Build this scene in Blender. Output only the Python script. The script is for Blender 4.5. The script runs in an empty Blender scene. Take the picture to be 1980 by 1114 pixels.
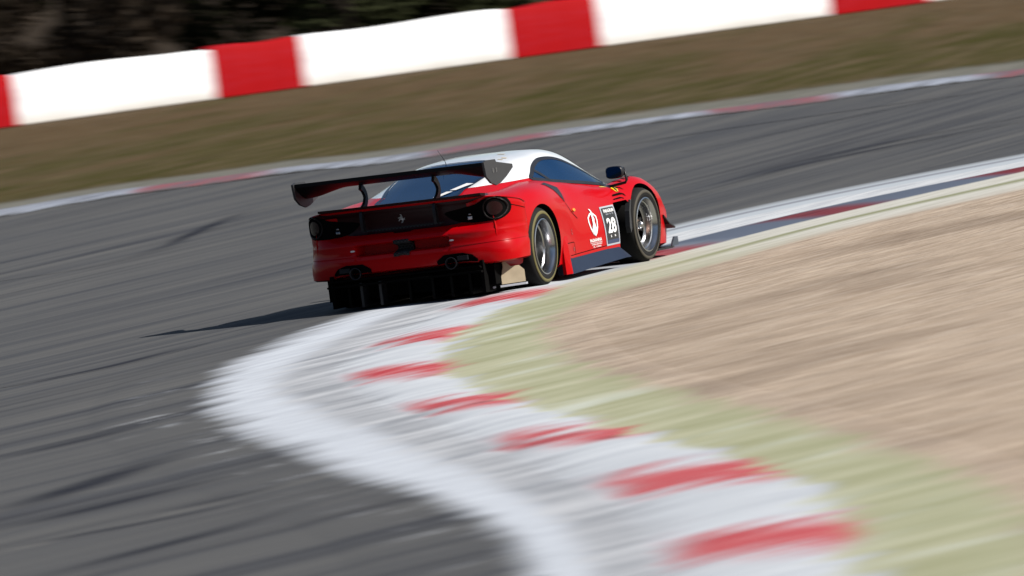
import bpy, bmesh, math, random
import numpy as np
from mathutils import Vector, Matrix, geometry
from mathutils.bvhtree import BVHTree
random.seed(7)
R = math.radians
scn = bpy.context.scene
COL = scn.collection

# ---------------- camera: long lens from a low bank, 80 m behind the car, slightly rolled
cam_d = bpy.data.cameras.new('camera')
cam = bpy.data.objects.new('camera', cam_d); COL.objects.link(cam)
cam_d.sensor_width = 36.0; cam_d.lens = 36.0 * 17200.0 / 1980.0
cam_d.clip_start = 1.0; cam_d.clip_end = 3000.0
PITCH = math.atan(3.21 / 80.0); ROLL = R(7.3)
fw = Vector((0, math.cos(PITCH), -math.sin(PITCH)))
ri0 = Vector((1, 0, 0)); up0 = ri0.cross(fw)
ri = ri0 * math.cos(ROLL) - up0 * math.sin(ROLL)
up = ri0 * math.sin(ROLL) + up0 * math.cos(ROLL)
cam.matrix_world = Matrix(((ri.x, up.x, -fw.x, 0), (ri.y, up.y, -fw.y, 0), (ri.z, up.z, -fw.z, 3.21), (0, 0, 0, 1)))
cam_d.dof.use_dof = True
cam_d.dof.focus_distance = 80.3
cam_d.dof.aperture_fstop = 8.5
cam_d.dof.aperture_ratio = 0.12
scn.camera = cam

# ---------------- sky and sun
SUN = Vector((0.972, -0.264, math.tan(R(37)) * 1.0)).normalized()
SUN_EL = math.asin(SUN.z); SUN_AZ = math.atan2(SUN.x, SUN.y)
world = bpy.data.worlds.new('World'); scn.world = world; world.use_nodes = True
nt = world.node_tree; nt.nodes.clear()
sky = nt.nodes.new('ShaderNodeTexSky'); sky.sky_type = 'NISHITA'; sky.sun_disc = False
sky.sun_elevation = SUN_EL; sky.sun_rotation = SUN_AZ
bgn = nt.nodes.new('ShaderNodeBackground'); bgn.inputs[1].default_value = 0.05
wo = nt.nodes.new('ShaderNodeOutputWorld')
nt.links.new(sky.outputs[0], bgn.inputs[0]); nt.links.new(bgn.outputs[0], wo.inputs[0])
sun_d = bpy.data.lights.new('sun', 'SUN'); sun_d.energy = 5.0; sun_d.angle = R(0.53); sun_d.color = (1.0, 0.95, 0.88)
sun = bpy.data.objects.new('sun', sun_d); COL.objects.link(sun)
sun.rotation_euler = SUN.to_track_quat('Z', 'Y').to_euler(); sun.location = (20, 20, 40)
scn.view_settings.view_transform = 'Standard'; scn.view_settings.look = 'None'
scn.view_settings.exposure = 1.07; scn.view_settings.gamma = 1.0
scn.render.engine = 'CYCLES'
try:
    scn.cycles.use_denoising = True; scn.cycles.max_bounces = 8
except Exception: pass

# ---------------- helpers
def tag(o, label=None, cat=None, group=None, kind=None):
    for k, v in (('label', label), ('category', cat), ('group', group), ('kind', kind)):
        if v: o[k] = v
    return o
def empty(name, loc, rz=0):
    o = bpy.data.objects.new(name, None); COL.objects.link(o)
    o.location = loc; o.rotation_euler = (0, 0, rz); o.empty_display_size = .3
    return o
def mesh(name, verts, faces, mats, parent=None, smooth=True, mi=None, uv=None, sharp=None):
    me = bpy.data.meshes.new(name)
    me.from_pydata([tuple(v) for v in verts], [], [tuple(f) for f in faces])
    if not isinstance(mats, (list, tuple)): mats = [mats]
    for m in mats: me.materials.append(m)
    if mi is not None:
        for p, i in zip(me.polygons, mi): p.material_index = i
    if smooth:
        for p in me.polygons: p.use_smooth = True
        if sharp: me.set_sharp_from_angle(angle=R(sharp))
    if uv is not None:
        l = me.uv_layers.new(name='uv')
        for p in me.polygons:
            for li in p.loop_indices: l.data[li].uv = uv[me.loops[li].vertex_index]
    me.update()
    o = bpy.data.objects.new(name, me); COL.objects.link(o)
    if parent: o.parent = parent
    return o

class N:
    def __init__(s, name, rough=.5, metal=0, coat=0, base=(.5, .5, .5), spec=.5, gain=.6):
        s.gain = gain; base = tuple(v * gain for v in base)
        s.m = bpy.data.materials.new(name); s.m.use_nodes = True
        s.t = s.m.node_tree; s.b = s.t.nodes['Principled BSDF']
        s.b.inputs['Base Color'].default_value = (*base, 1)
        s.b.inputs['Roughness'].default_value = rough; s.b.inputs['Metallic'].default_value = metal
        s.b.inputs['Coat Weight'].default_value = coat; s.b.inputs['Coat Roughness'].default_value = .03
        s.b.inputs['Specular IOR Level'].default_value = spec
    def n(s, typ, **kw):
        x = s.t.nodes.new('ShaderNode' + typ)
        for k, v in kw.items(): setattr(x, k, v)
        return x
    def l(s, a, b): s.t.links.new(a, b)
    def coord(s, kind='Object'): return s.n('TexCoord').outputs[kind]
    def map(s, c, scale=(1, 1, 1), rot=0, loc=(0, 0, 0)):
        if rot > .9:            # curve fitted so streaks look parallel from the camera, imitating panning blur
            p = s.n('SeparateXYZ'); s.l(c, p.inputs[0])
            v = s.math('SUBTRACT', p.outputs[0], s.math('MULTIPLY', s.math('LOGARITHM', s.math('MAXIMUM', p.outputs[1], 8.0), math.e), 29.0))
            q = s.n('CombineXYZ'); s.l(p.outputs[1], q.inputs[0]); s.l(v, q.inputs[1]); c = q.outputs[0]; rot = 0
        r = s.n('Mapping', vector_type='TEXTURE'); r.inputs['Rotation'].default_value = (0, 0, rot); s.l(c, r.inputs[0])
        q = s.n('Mapping'); q.inputs['Scale'].default_value = scale; q.inputs['Location'].default_value = loc; s.l(r.outputs[0], q.inputs[0])
        return q.outputs[0]
    def noise(s, c, scale=1, detail=4, rough=.55):
        x = s.n('TexNoise'); x.inputs['Scale'].default_value = scale; x.inputs['Detail'].default_value = detail
        x.inputs['Roughness'].default_value = rough; s.l(c, x.inputs['Vector']); return x.outputs[0]
    def math(s, op, a, b=None, clamp=False):
        x = s.n('Math', operation=op, use_clamp=clamp)
        for i, v in enumerate((a, b)):
            if v is None: continue
            if isinstance(v, (int, float)): x.inputs[i].default_value = v
            else: s.l(v, x.inputs[i])
        return x.outputs[0]
    def rng(s, v, a, b, c=0, d=1, smooth=False):
        x = s.n('MapRange'); 
        if smooth: x.interpolation_type = 'SMOOTHSTEP'
        s.l(v, x.inputs[0])
        for i, q in zip((1, 2, 3, 4), (a, b, c, d)): x.inputs[i].default_value = q
        return x.outputs[0]
    def mix(s, f, a, b):
        x = s.n('Mix', data_type='RGBA')
        if isinstance(f, (int, float)): x.inputs[0].default_value = f
        else: s.l(f, x.inputs[0])
        for i, v in ((6, a), (7, b)):
            if isinstance(v, tuple): x.inputs[i].default_value = (*[q * s.gain for q in v], 1)
            else: s.l(v, x.inputs[i])
        return x.outputs[2]
    def color(s, c): s.l(c, s.b.inputs['Base Color'])
    def bump(s, h, dist=.01, st=.5):
        x = s.n('Bump'); x.inputs['Strength'].default_value = st; x.inputs['Distance'].default_value = dist
        s.l(h, x.inputs['Height']); s.l(x.outputs[0], s.b.inputs['Normal'])

def catmull(P, n):
    """smooth curve through the points, n samples evenly spaced along it"""
    P = np.array(P, float); tt = np.linspace(0, len(P) - 1, 1500)
    m = np.gradient(P, axis=0); i = np.clip(tt.astype(int), 0, len(P) - 2); u = (tt - i)[:, None]
    h = (2*u**3-3*u**2+1)*P[i]+(u**3-2*u**2+u)*m[i]+(-2*u**3+3*u**2)*P[i+1]+(u**3-u**2)*m[i+1]
    d = np.r_[0, np.cumsum(np.linalg.norm(np.diff(h, axis=0), axis=1))]
    s = np.linspace(0, d[-1], n)
    return np.stack([np.interp(s, d, h[:, k]) for k in range(P.shape[1])], 1)
def hermite(xs, Y, x):
    """smooth interpolation of rows Y given at xs"""
    xs = np.array(xs, float); Y = np.array(Y, float); m = np.gradient(Y, xs, axis=0)
    i = np.clip(np.searchsorted(xs, x, side='right') - 1, 0, len(xs) - 2); h = xs[i+1] - xs[i]; u = (x - xs[i]) / h
    sh = [len(x)] + [1] * (Y.ndim - 1); u = u.reshape(sh); h = h.reshape(sh)
    return (2*u**3-3*u**2+1)*Y[i]+(u**3-2*u**2+u)*h*m[i]+(-2*u**3+3*u**2)*Y[i+1]+(u**3-u**2)*h*m[i+1]

STREAK = math.atan2(.891, .454)     # direction of the ground streaks that imitate panning blur seen by the camera

# plan of the place in metres: edge line, concrete apron, kerb, green strip, gravel; far kerb; barrier
K0 = [(-0.08, 41.32), (-0.08, 44.19), (-0.13, 46.3), (-0.28, 48.62), (-0.57, 51.07), (-1.05, 54.18), (-1.58, 58.02), (-2.02, 61.76), (-2.29, 65.1), (-2.38, 68.32), (-2.3, 71.79), (-1.93, 75.34), (-1.39, 78.58), (-0.61, 81.36), (0.37, 84.89), (1.64, 90.05), (3.46, 94.54), (5.82, 98.62), (7.27, 100.91)]
K1 = [(0.21, 40.85), (0.2, 43.7), (0.15, 46.17), (0.01, 48.93), (-0.27, 52.04), (-0.68, 55.79), (-1.16, 59.8), (-1.57, 63.4), (-1.85, 66.6), (-1.87, 68.78), (-1.72, 71.12), (-1.46, 74.06), (-1.08, 77.45), (-0.52, 80.36), (0.41, 83.83), (1.58, 87.78), (3.35, 92.03), (5.67, 96.23), (7.09, 98.58)]
K2 = [(0.53, 40.32), (0.55, 43.09), (0.54, 45.84), (0.37, 49.57), (-0.1, 54.26), (-0.59, 59.13), (-1.11, 63.69), (-1.34, 66.87), (-1.36, 69.32), (-1.14, 71.77), (-0.82, 74.63), (-0.56, 76.94), (-0.24, 79.02), (0.45, 82.8), (1.53, 85.48), (3.27, 90.1), (5.57, 94.59), (6.96, 96.87)]
K3 = [(1.35, 38.97), (1.41, 41.56), (1.52, 44.78), (1.45, 48.28), (1.15, 51.31), (0.76, 54.28), (0.2, 58.54), (-0.27, 62.35), (-0.56, 66.42), (-0.58, 69.38), (-0.42, 72.54), (-0.16, 75.22), (0.17, 77.42), (0.56, 79.61), (1.46, 82.44), (3.17, 87.54), (5.47, 93.01), (6.85, 95.37)]
K4 = [(2.06, 35.14), (2.28, 38.9), (2.42, 43.83), (2.24, 47.57), (1.86, 51.81), (1.39, 56.03), (0.83, 60.66), (0.41, 64.67), (0.23, 68.89), (0.21, 71.67), (0.35, 73.49), (0.59, 75.04), (0.83, 76.13), (1.12, 77.11), (1.76, 79.24), (3.11, 83.65), (5.16, 88.14), (6.49, 90.7)]
F0 = [(-10.87, 127.19), (-9.06, 128.06), (-7.23, 128.94), (-5.75, 131.95), (-4.31, 132.24), (-3.08, 133.03), (-1.97, 131.47), (-0.81, 131.72), (0.75, 134.38), (1.94, 134.97), (3.14, 135.22), (4.7, 134.69), (5.93, 135.61), (7.14, 135.87), (8.12, 134.99), (9.52, 135.72), (11.53, 136.05)]
F1 = [(-11.16, 130.77), (-9.33, 132.0), (-7.46, 133.26), (-5.91, 135.81), (-4.42, 136.12), (-3.15, 136.62), (-2.02, 135.64), (-0.83, 135.9), (0.79, 138.4), (2.0, 138.32), (3.23, 138.94), (4.87, 139.07), (6.14, 140.04), (7.36, 139.97), (8.39, 139.39), (9.84, 140.17), (11.93, 140.51)]
F2 = [(-11.58, 135.88), (-9.66, 136.88), (-7.71, 137.88), (-6.1, 140.62), (-4.56, 140.94), (-3.26, 141.84), (-2.08, 140.79), (-0.84, 141.43), (0.84, 144.13), (2.12, 144.8), (3.42, 145.86), (5.15, 146.39), (6.47, 147.08), (7.75, 146.99), (8.83, 146.35), (10.36, 147.21), (12.55, 147.59)]
MARKS = [[(-3.42, 53.21), (-2.9, 54.14), (-2.27, 55.39), (-1.71, 56.46)], [(-2.43, 52.9), (-1.84, 53.86), (-1.38, 54.76)], [(-3.13, 48.17), (-2.58, 49.15), (-1.76, 50.95), (-1.07, 52.6)], [(-3.57, 54.71), (-3.34, 55.35), (-2.74, 57.67), (-2.12, 60.42)], [(-3.38, 51.41), (-2.27, 52.45), (-1.37, 53.8)], [(-3.87, 61.19), (-3.01, 63.04), (-2.47, 64.62)], [(-4.52, 72.82), (-3.47, 74.25), (-2.68, 76.96)], [(-2.85, 117.45), (-3.16, 116.5), (-3.53, 112.49), (-3.84, 107.9), (-4.09, 104.2), (-4.87, 101.02), (-6.06, 100.09)], [(2.53, 117.41), (3.81, 120.52), (5.86, 126.25), (8.41, 131.18)], [(1.57, 97.33), (3.24, 104.25), (6.66, 111.91), (7.64, 114.59)], [(1.39, 123.96), (3.27, 126.2), (7.76, 129.34)], [(2.11, 100.44), (4.0, 107.72), (7.32, 114.92)]]
BAR = [(-15.252, 210.627), (-11.386, 212.239), (-6.602, 220.864), (-4.301, 220.275), (0.799, 225.315), (2.881, 218.024), (8.873, 227.735), (11.455, 228.112), (17.028, 232.92)]
CARO = (-0.592, 79.732)

# ======================================================================= the setting
def asphalt_color(s, c):
    """worn asphalt: long dark and pale streaks that imitate panning blur"""
    a = s.noise(s.map(c, (.045, 1.6, 1), STREAK), 1, 6, .6)
    b = s.noise(s.map(c, (.05, 3.6, 1), STREAK + .03, (7, 3, 0)), 1, 5, .62)
    f = s.noise(s.map(c, (.14, 10, 1), STREAK, (2, 9, 0)), 1, 4, .65)
    big = s.noise(s.map(c, (.02, .1, 1), STREAK), 1, 3)
    col = s.mix(s.rng(a, .38, .62), (.058, .061, .069), (.103, .103, .102))
    col = s.mix(s.rng(b, .42, .66, 0, .7), col, (.130, .128, .122))
    col = s.mix(s.rng(f, .42, .68, 0, .6), col, (.058, .060, .067))
    dark_streak = s.math('MULTIPLY', s.rng(b, .47, .36), s.rng(big, .40, .52))  # dark streaks, part of the imitated panning blur
    col = s.mix(s.math('MULTIPLY', dark_streak, .6), col, (.03, .03, .036))
    return col
def gravel_color(s, c):  # stretched noise imitates panning blur across the gravel
    a = s.noise(s.map(c, (.5, 9, 1), STREAK), 1, 6, .65)
    f = s.noise(s.map(c, (.7, 42, 1), STREAK, (4, 1, 0)), 1, 4, .7)
    g = s.noise(s.map(c, (.6, 34, 1), STREAK, (40, 17, 0)), 1, 4, .7)
    big = s.noise(s.map(c, (.12, .5, 1), STREAK, (3, 3, 0)), 1, 3)
    col = s.mix(s.rng(a, .34, .66), (.34, .26, .19), (.55, .45, .35))
    col = s.mix(s.rng(f, .46, .62, 0, .85), col, (.17, .125, .095))
    col = s.mix(s.rng(g, .5, .66, 0, .75), col, (.60, .52, .43))
    col = s.mix(s.rng(big, .5, .64, 0, .42), col, (.14, .10, .075))
    return col
ma = N('asphalt', .85, spec=.06); ma.color(asphalt_color(ma, ma.coord())); ma.bump(ma.noise(ma.coord(), 60, 3), .003, .3)
mg = N('blur_streaked_gravel', .95, spec=.03); mg.color(gravel_color(mg, mg.coord())); mg.bump(mg.noise(mg.map(mg.coord(), (3, 30, 1), STREAK), 1, 4), .03, .4)  # colour and bump streaks in the gravel stand in for panning blur

mv = N('grass_verge', .98, spec=.02); c = mv.coord()
a = mv.noise(mv.map(c, (.035, .35, 1), STREAK + .22), 1, 5, .6); b = mv.noise(mv.map(c, (.12, 2.2, 1), STREAK + .22), 1, 4, .6)  # verge noise drawn out into streaks to imitate panning blur
sepv = mv.n('SeparateXYZ'); mv.l(c, sepv.inputs[0])
yv = mv.rng(mv.math('SUBTRACT', sepv.outputs[1], mv.math('MULTIPLY', sepv.outputs[0], .45)), 140, 215, .42, -.34)
col = mv.mix(mv.rng(mv.math('ADD', a, mv.math('MULTIPLY', yv, .42)), .42, .58), (.105, .070, .037), (.056, .052, .013))
col = mv.mix(mv.rng(b, .40, .66, 0, .75), col, (.135, .098, .060))
col = mv.mix(mv.rng(mv.noise(mv.map(c, (.2, 4.5, 1), STREAK + .24, (9, 9, 0)), 1, 3), .4, .75, 0, .5), col, (.026, .020, .008))
mv.color(col)

# zones of the inner edge in one material; the coordinate t counts the zones: line, concrete, kerb, green strip
mz = N('painted_edge', .8, spec=.05)
uvn = mz.n('UVMap'); uvn.uv_map = 'uv'; sep = mz.n('SeparateXYZ'); mz.l(uvn.outputs[0], sep.inputs[0])
S_, T_ = sep.outputs[0], sep.outputs[1]
c = mz.coord()
w1 = mz.noise(mz.map(c, (.28, 4.2, 1), STREAK), 1, 6, .62); w2 = mz.noise(mz.map(c, (.16, 1.6, 1), STREAK, (5, 5, 0)), 1, 4, .6)
w3 = mz.noise(mz.map(c, (.5, 15, 1), STREAK, (15, 5, 0)), 1, 4, .65)
smear = mz.math('ADD', mz.math('MULTIPLY', mz.math('SUBTRACT', w1, .5), 2.0), mz.math('MULTIPLY', mz.math('SUBTRACT', w2, .5), 1.0))  # shifts paint edges along the streaks to imitate panning blur
amp = mz.rng(S_, 36, 48, 1.0, .06)
smear = mz.math('MULTIPLY', smear, amp)
t = mz.math('ADD', T_, mz.math('MULTIPLY', smear, .6))
s_ = mz.math('ADD', S_, mz.math('MULTIPLY', smear, 2.2))
asp = asphalt_color(mz, c); grv = gravel_color(mz, c)
white = mz.mix(mz.rng(w3, .35, .7), (.44, .47, .52), (.60, .64, .70))
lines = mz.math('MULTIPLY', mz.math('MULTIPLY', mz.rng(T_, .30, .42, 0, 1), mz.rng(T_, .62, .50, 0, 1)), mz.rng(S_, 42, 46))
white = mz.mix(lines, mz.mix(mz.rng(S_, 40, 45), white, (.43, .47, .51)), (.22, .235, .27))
conc = mz.mix(mz.rng(w1, .4, .62), (.27, .285, .31), (.49, .505, .53))
conc = mz.mix(mz.rng(w2, .62, .72, 0, .7), conc, (.10, .12, .16))
conc = mz.mix(mz.rng(S_, 40, 44), conc, mz.mix(mz.rng(w3, .4, .6), (.42, .44, .47), (.62, .64, .66)))
kw = mz.mix(mz.rng(w1, .3, .7), (.41, .44, .48), (.60, .63, .67))
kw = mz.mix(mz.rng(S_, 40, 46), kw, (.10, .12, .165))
kr = mz.mix(mz.rng(w3, .36, .68), (.40, .02, .03), (.56, .20, .21))
kr = mz.mix(mz.rng(w1, .56, .66, 0, .8), kr, (.09, .06, .07))
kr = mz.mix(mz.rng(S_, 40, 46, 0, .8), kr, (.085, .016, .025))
ph = mz.math('FRACT', mz.math('DIVIDE', mz.math('ADD', s_, 11.2 - 4.5 + 1.25), 5.6))
redm = mz.math('MULTIPLY', mz.math('MULTIPLY', mz.rng(ph, .0, .2, 0, 1, True), mz.rng(ph, .32, .56, 1, 0, True)), mz.rng(t, 1.9, 2.2, .1, 1, True))
kerbc = mz.mix(redm, kw, kr)
green = mz.mix(mz.rng(w1, .35, .68), (.29, .298, .175), (.45, .45, .32))
green = mz.mix(mz.rng(w2, .56, .68, 0, .75), green, (.55, .58, .52))
pale = mz.mix(mz.rng(w3, .35, .65), (.44, .43, .38), (.58, .57, .52))
pale = mz.mix(mz.math('MULTIPLY', mz.rng(T_, 3.38, 3.46), mz.rng(T_, 3.62, 3.50)), pale, (.24, .25, .15))
green = mz.mix(mz.rng(S_, 36, 46), green, pale)
k = .3
col = mz.mix(mz.math('MULTIPLY', mz.rng(t, -.4, .45, 0, 1, True), mz.rng(w3, .30, .42, .8, 1)), asp, white)
w4 = mz.noise(mz.map(c, (.8, 5, 1), STREAK, (25, 11, 0)), 1, 3, .5)
fleck = mz.math('MULTIPLY', mz.math('MULTIPLY', mz.rng(w4, .60, .72, 0, .75), mz.math('MULTIPLY', mz.rng(T_, -2.2, -.8), mz.rng(T_, .2, -.1))), mz.rng(S_, 34, 28))
col = mz.mix(fleck, col, (.42, .44, .47))
kv = mz.rng(S_, 38, 46, .30, .10)
def edge(n_):
    q = kv if n_ < 2.5 else mz.math('MULTIPLY', kv, .5)
    return mz.rng(mz.math('DIVIDE', mz.math('SUBTRACT', t, n_), q), -1, 1, 0, 1, True)
col = mz.mix(edge(1.0), col, conc)
col = mz.mix(edge(2.0), col, kerbc)
col = mz.mix(edge(3.0), col, green)
col = mz.mix(mz.rng(t, 3.7, 4.35, 0, 1, True), col, grv)
mz.color(col)

mf = N('far_kerb_paint', .8, spec=.05); uvn = mf.n('UVMap'); uvn.uv_map = 'uv'; sep = mf.n('SeparateXYZ'); mf.l(uvn.outputs[0], sep.inputs[0])
c = mf.coord(); w = mf.noise(mf.map(c, (.25, 6, 1), STREAK + .22), 1, 5, .6)
w = mf.math('SUBTRACT', w, .5)
px = mf.math('ADD', sep.outputs[0], mf.math('MULTIPLY', w, 1.6))  # stripe edges displaced by streak noise, imitating panning blur
ph = mf.math('FRACT', mf.math('DIVIDE', px, 4.35))
red = mf.math('MULTIPLY', mf.rng(ph, .0, .10, 0, 1, True), mf.rng(ph, .44, .56, 1, 0, True))
kc = mf.mix(mf.rng(w, -.12, .15), (.13, .14, .17), (.42, .46, .54)); kc = mf.mix(mf.math('MULTIPLY', red, mf.rng(w, -.16, .08, .35, .9)), kc, mf.mix(mf.rng(w, -.1, .15), (.09, .04, .045), (.32, .05, .055)))
tt = mf.math('ADD', sep.outputs[1], mf.math('MULTIPLY', w, 1.1))
kc = mf.mix(mf.rng(tt, .0, .22), (.10, .10, .10), kc)
kc = mf.mix(mf.rng(tt, .85, 1.1), kc, mf.mix(mf.rng(w, -.1, .15), (.12, .12, .10), (.2, .19, .165)))
kc = mf.mix(mf.rng(tt, 1.75, 2.1), kc, mf.mix(mf.rng(w, -.1, .15), (.05, .046, .014), (.095, .065, .035)))
mf.color(kc)

tag(mesh('ground', [(-700, -200, -.03), (700, -200, -.03), (700, 1500, -.03), (-700, 1500, -.03)], [(0, 1, 2, 3)], mv.m, smooth=False), kind='structure')
Fc = [(-90, 105)] + [(-40, 119)] + F0 + [(40, 138), (90, 150)]
fa = catmull(Fc, 120)
av = [(-120, 10, 0), (120, 10, 0)] + [(x, y, 0) for x, y in fa[::-1]]
tag(mesh('race_track', av, [tuple(range(len(av)))], ma.m, smooth=False), kind='structure')

def strip(name, A, B, n, ta, tb, mat, z, sfun, zmid=None, m=4, dive=None):
    a = catmull(A, n); b = catmull(B, n); V = []; UV = []; Fa = []
    for i in range(n):
        for j in range(m + 1):
            f = j / m; p = a[i] * (1 - f) + b[i] * f
            zz = z + (0 if zmid is None else zmid * math.sin(math.pi * f))
            if dive == j: zz = -.004
            V.append((p[0], p[1], zz)); UV.append((sfun(p), ta + (tb - ta) * f))
    for i in range(n - 1):
        for j in range(m):
            q = i * (m + 1) + j; Fa.append((q, q + m + 1, q + m + 2, q + 1))
    return tag(mesh(name, V, Fa, mat, uv=UV), kind='structure')
def cut(A, n=600): return catmull(A, n)
mid = (cut(K2) + cut(K3)) / 2
md = np.r_[0, np.cumsum(np.linalg.norm(np.diff(mid, axis=0), axis=1))]
def s_of(p): return float(md[np.argmin(((mid - p) ** 2).sum(1))])
def off(A, d):
    a = catmull(A, 60); g = np.gradient(a, axis=0); g /= np.linalg.norm(g, axis=1)[:, None]
    return a + d * np.stack([-g[:, 1], g[:, 0]], 1)
strip('track_edge', off(K0, 1.0), K0, 260, -2.4, 0, mz.m, .008, s_of, dive=0)
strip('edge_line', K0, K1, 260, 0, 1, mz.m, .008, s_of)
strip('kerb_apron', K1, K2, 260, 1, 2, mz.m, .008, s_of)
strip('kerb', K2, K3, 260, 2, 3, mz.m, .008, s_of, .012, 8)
strip('green_strip', K3, K4, 260, 3, 4, mz.m, .008, s_of)
strip('gravel_edge', K4, off(K4, -.5), 260, 4, 5, mz.m, .008, s_of, dive=4)
k4 = catmull(K4, 160)
gv = [(x, y, .004) for x, y in k4] + [(20, 101, .004), (90, 100, .004), (90, 20, .004), (3, 20, .004)]
tag(mesh('gravel_trap', gv, [tuple(range(len(gv)))], mg.m, smooth=False), kind='structure')
s0 = lambda p: p[0] + 14.25
strip('far_kerb', F0, F1, 120, 0, 1, mf.m, .008, s0, .02, 6)
strip('gravel_shoulder', F1, F2, 120, 1, 2.2, mf.m, .008, s0)

# tyre marks laid on the asphalt
mk = N('tyre_marks', .85, spec=.06); uvn = mk.n('UVMap'); uvn.uv_map = 'uv'; sep = mk.n('SeparateXYZ'); mk.l(uvn.outputs[0], sep.inputs[0]); c = mk.coord()
wv = mk.noise(mk.map(c, (.1, 6, 1), STREAK), 1, 4, .65)
bell = mk.math('MULTIPLY', mk.rng(sep.outputs[1], 0, .5, 0, 1, True), mk.rng(sep.outputs[1], 1, .5, 0, 1, True))
ends = mk.math('MULTIPLY', mk.rng(sep.outputs[0], 0, .4, 0, 1, True), mk.rng(sep.outputs[0], 1, .45, 0, 1, True))
f = mk.math('MULTIPLY', mk.math('MULTIPLY', bell, ends), mk.rng(wv, .3, .6, .55, 1.15), clamp=True)
mk.color(mk.mix(f, asphalt_color(mk, c), (.016, .017, .024)))
for i, mpts in enumerate(MARKS):
    cc = catmull(mpts, 60); gg = np.gradient(cc, axis=0); gg /= np.linalg.norm(gg, axis=1)[:, None]; nn = np.stack([-gg[:, 1], gg[:, 0]], 1)
    hw = (.26, .16, .2, .3, .14, .2, .14, .2, .12, .3, .2, .18)[i]; V = []; UV = []; Fa = []
    for q in range(60):
        for j in range(5): f_ = j / 4; p = cc[q] + nn[q] * hw * (f_ * 2 - 1); V.append((p[0], p[1], (-.002 + (.0105 + i * .0006) * (0 < j < 4) * min(1, q / 6, (59 - q) / 6)) if i < 6 else .0012 + .0002 * i)); UV.append((q / 59, f_))
    for q in range(59):
        for j in range(4): a = q * 5 + j; Fa.append((a, a + 1, a + 6, a + 5))
    tag(mesh('tyre_mark_on_road', V, Fa, mk.m, uv=UV), kind='structure')

# barrier: blocks of painted conveyor belt over tyres
mr_ = N('barrier_red', .7, spec=.08); c = mr_.coord()
w = mr_.noise(mr_.map(c, (.8, 1, 6), 0), 1, 4)
mr_.color(mr_.mix(mr_.rng(w, .45, .68, 0, .65), (.40, .0008, .004), (.40, .008, .018)))
mw_ = N('barrier_white', .6, spec=.2, gain=.72); c = mw_.coord()
dz = mw_.n('SeparateXYZ'); mw_.l(c, dz.inputs[0])
wcol = mw_.mix(mw_.rng(mw_.noise(mw_.map(c, (.5, 1, 5), 0), 1, 4), .4, .75, 0, .6), (.84, .85, .86), (.62, .65, .71))
mud = mw_.math('ADD', mw_.rng(dz.outputs[2], .0, .34, .55, 0), mw_.math('MULTIPLY', mw_.math('SUBTRACT', mw_.noise(mw_.map(c, (1.5, 1, 3), 0), 1, 4), .5), .5), True)
mw_.color(mw_.mix(mud, wcol, (.42, .37, .28)))
mbl = N('barrier_belt_strap', .7, base=(.05, .05, .05))
BA = np.array(BAR); H_B = 1.28
def bx(f):  # point on the barrier line at world x
    return float(np.interp(f, [-16, 18], [213.5, 231.0]))
edges = [(-18.6, 'red'), (-16.35, 'white'), (-11.45, 'red')]
edges = [(-20.2, -18.2, 'red'), (-18.2, -13.35, 'white'), (-13.35, -11.5, 'red'), (-11.5, -6.75, 'white'), (-6.75, -4.55, 'red'), (-4.55, .55, 'white'), (.55, 2.85, 'red'),
         (2.85, 8.75, 'white'), (8.75, 11.35, 'red'), (11.35, 17.0, 'white'), (17.0, 19.5, 'red'), (19.5, 25.5, 'white')]
words = {2: 'red barrier block with only a sliver showing at the left frame edge', 3: 'leftmost long white barrier block in the photo beside the dark woods', 4: 'red barrier block between the two white blocks left of the car',
         5: 'long white barrier block above the rear wing of the car', 6: 'red barrier block right of centre above the car roof', 7: 'long white barrier block right of the red block above the roof',
         8: 'red barrier block cut by the top of the photo at upper right', 9: 'rightmost white barrier block, only its foot showing at the top edge'}
def barrier_block(x0, x1, kind, idx):
    r = empty('barrier_block', ((x0 + x1) / 2, bx((x0 + x1) / 2), -.03), math.atan2(bx(x1) - bx(x0), x1 - x0))
    w = math.hypot(x1 - x0, bx(x1) - bx(x0)) / 2 - .006
    prof = [(-.30, 0), (-.335, .03), (-.35, .35), (-.345, .7), (-.335, 1.1), (-.31, H_B - .03), (-.26, H_B), (.26, H_B), (.31, H_B - .03), (.33, .6), (.30, 0)]
    nx = 12; V = []; Fa = []; n = len(prof)
    for i in range(nx + 1):
        x = -w + 2 * w * i / nx; e = .018 if i in (0, nx) else 0
        for (y, z) in prof:
            bulge = .012 * math.sin(i * 2.1 + idx) * (1 if 0 < z < H_B else 0)
            V.append((x, (y + bulge) * (1 - e * 2), z * (1 + .022 * math.sin(i * .55 + idx * 1.7) - .02 * e * 50)))
    for i in range(nx):
        for j in range(n - 1): q = i * n + j; Fa.append((q, q + n, q + n + 1, q + 1))
    Fa.append(tuple(range(n))[::-1]); Fa.append(tuple(nx * n + j for j in range(n)))
    mesh('belt_cover', V, Fa, (mr_ if kind == 'red' else mw_).m, r, sharp=40)
    tag(r, words.get(idx, 'red and white barrier block out past the edge of the photo'), 'barrier', 'red and white track barrier blocks')
for i, (a_, b_, k_) in enumerate(edges):
    if i in words: barrier_block(a_, b_, k_, i)

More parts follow.
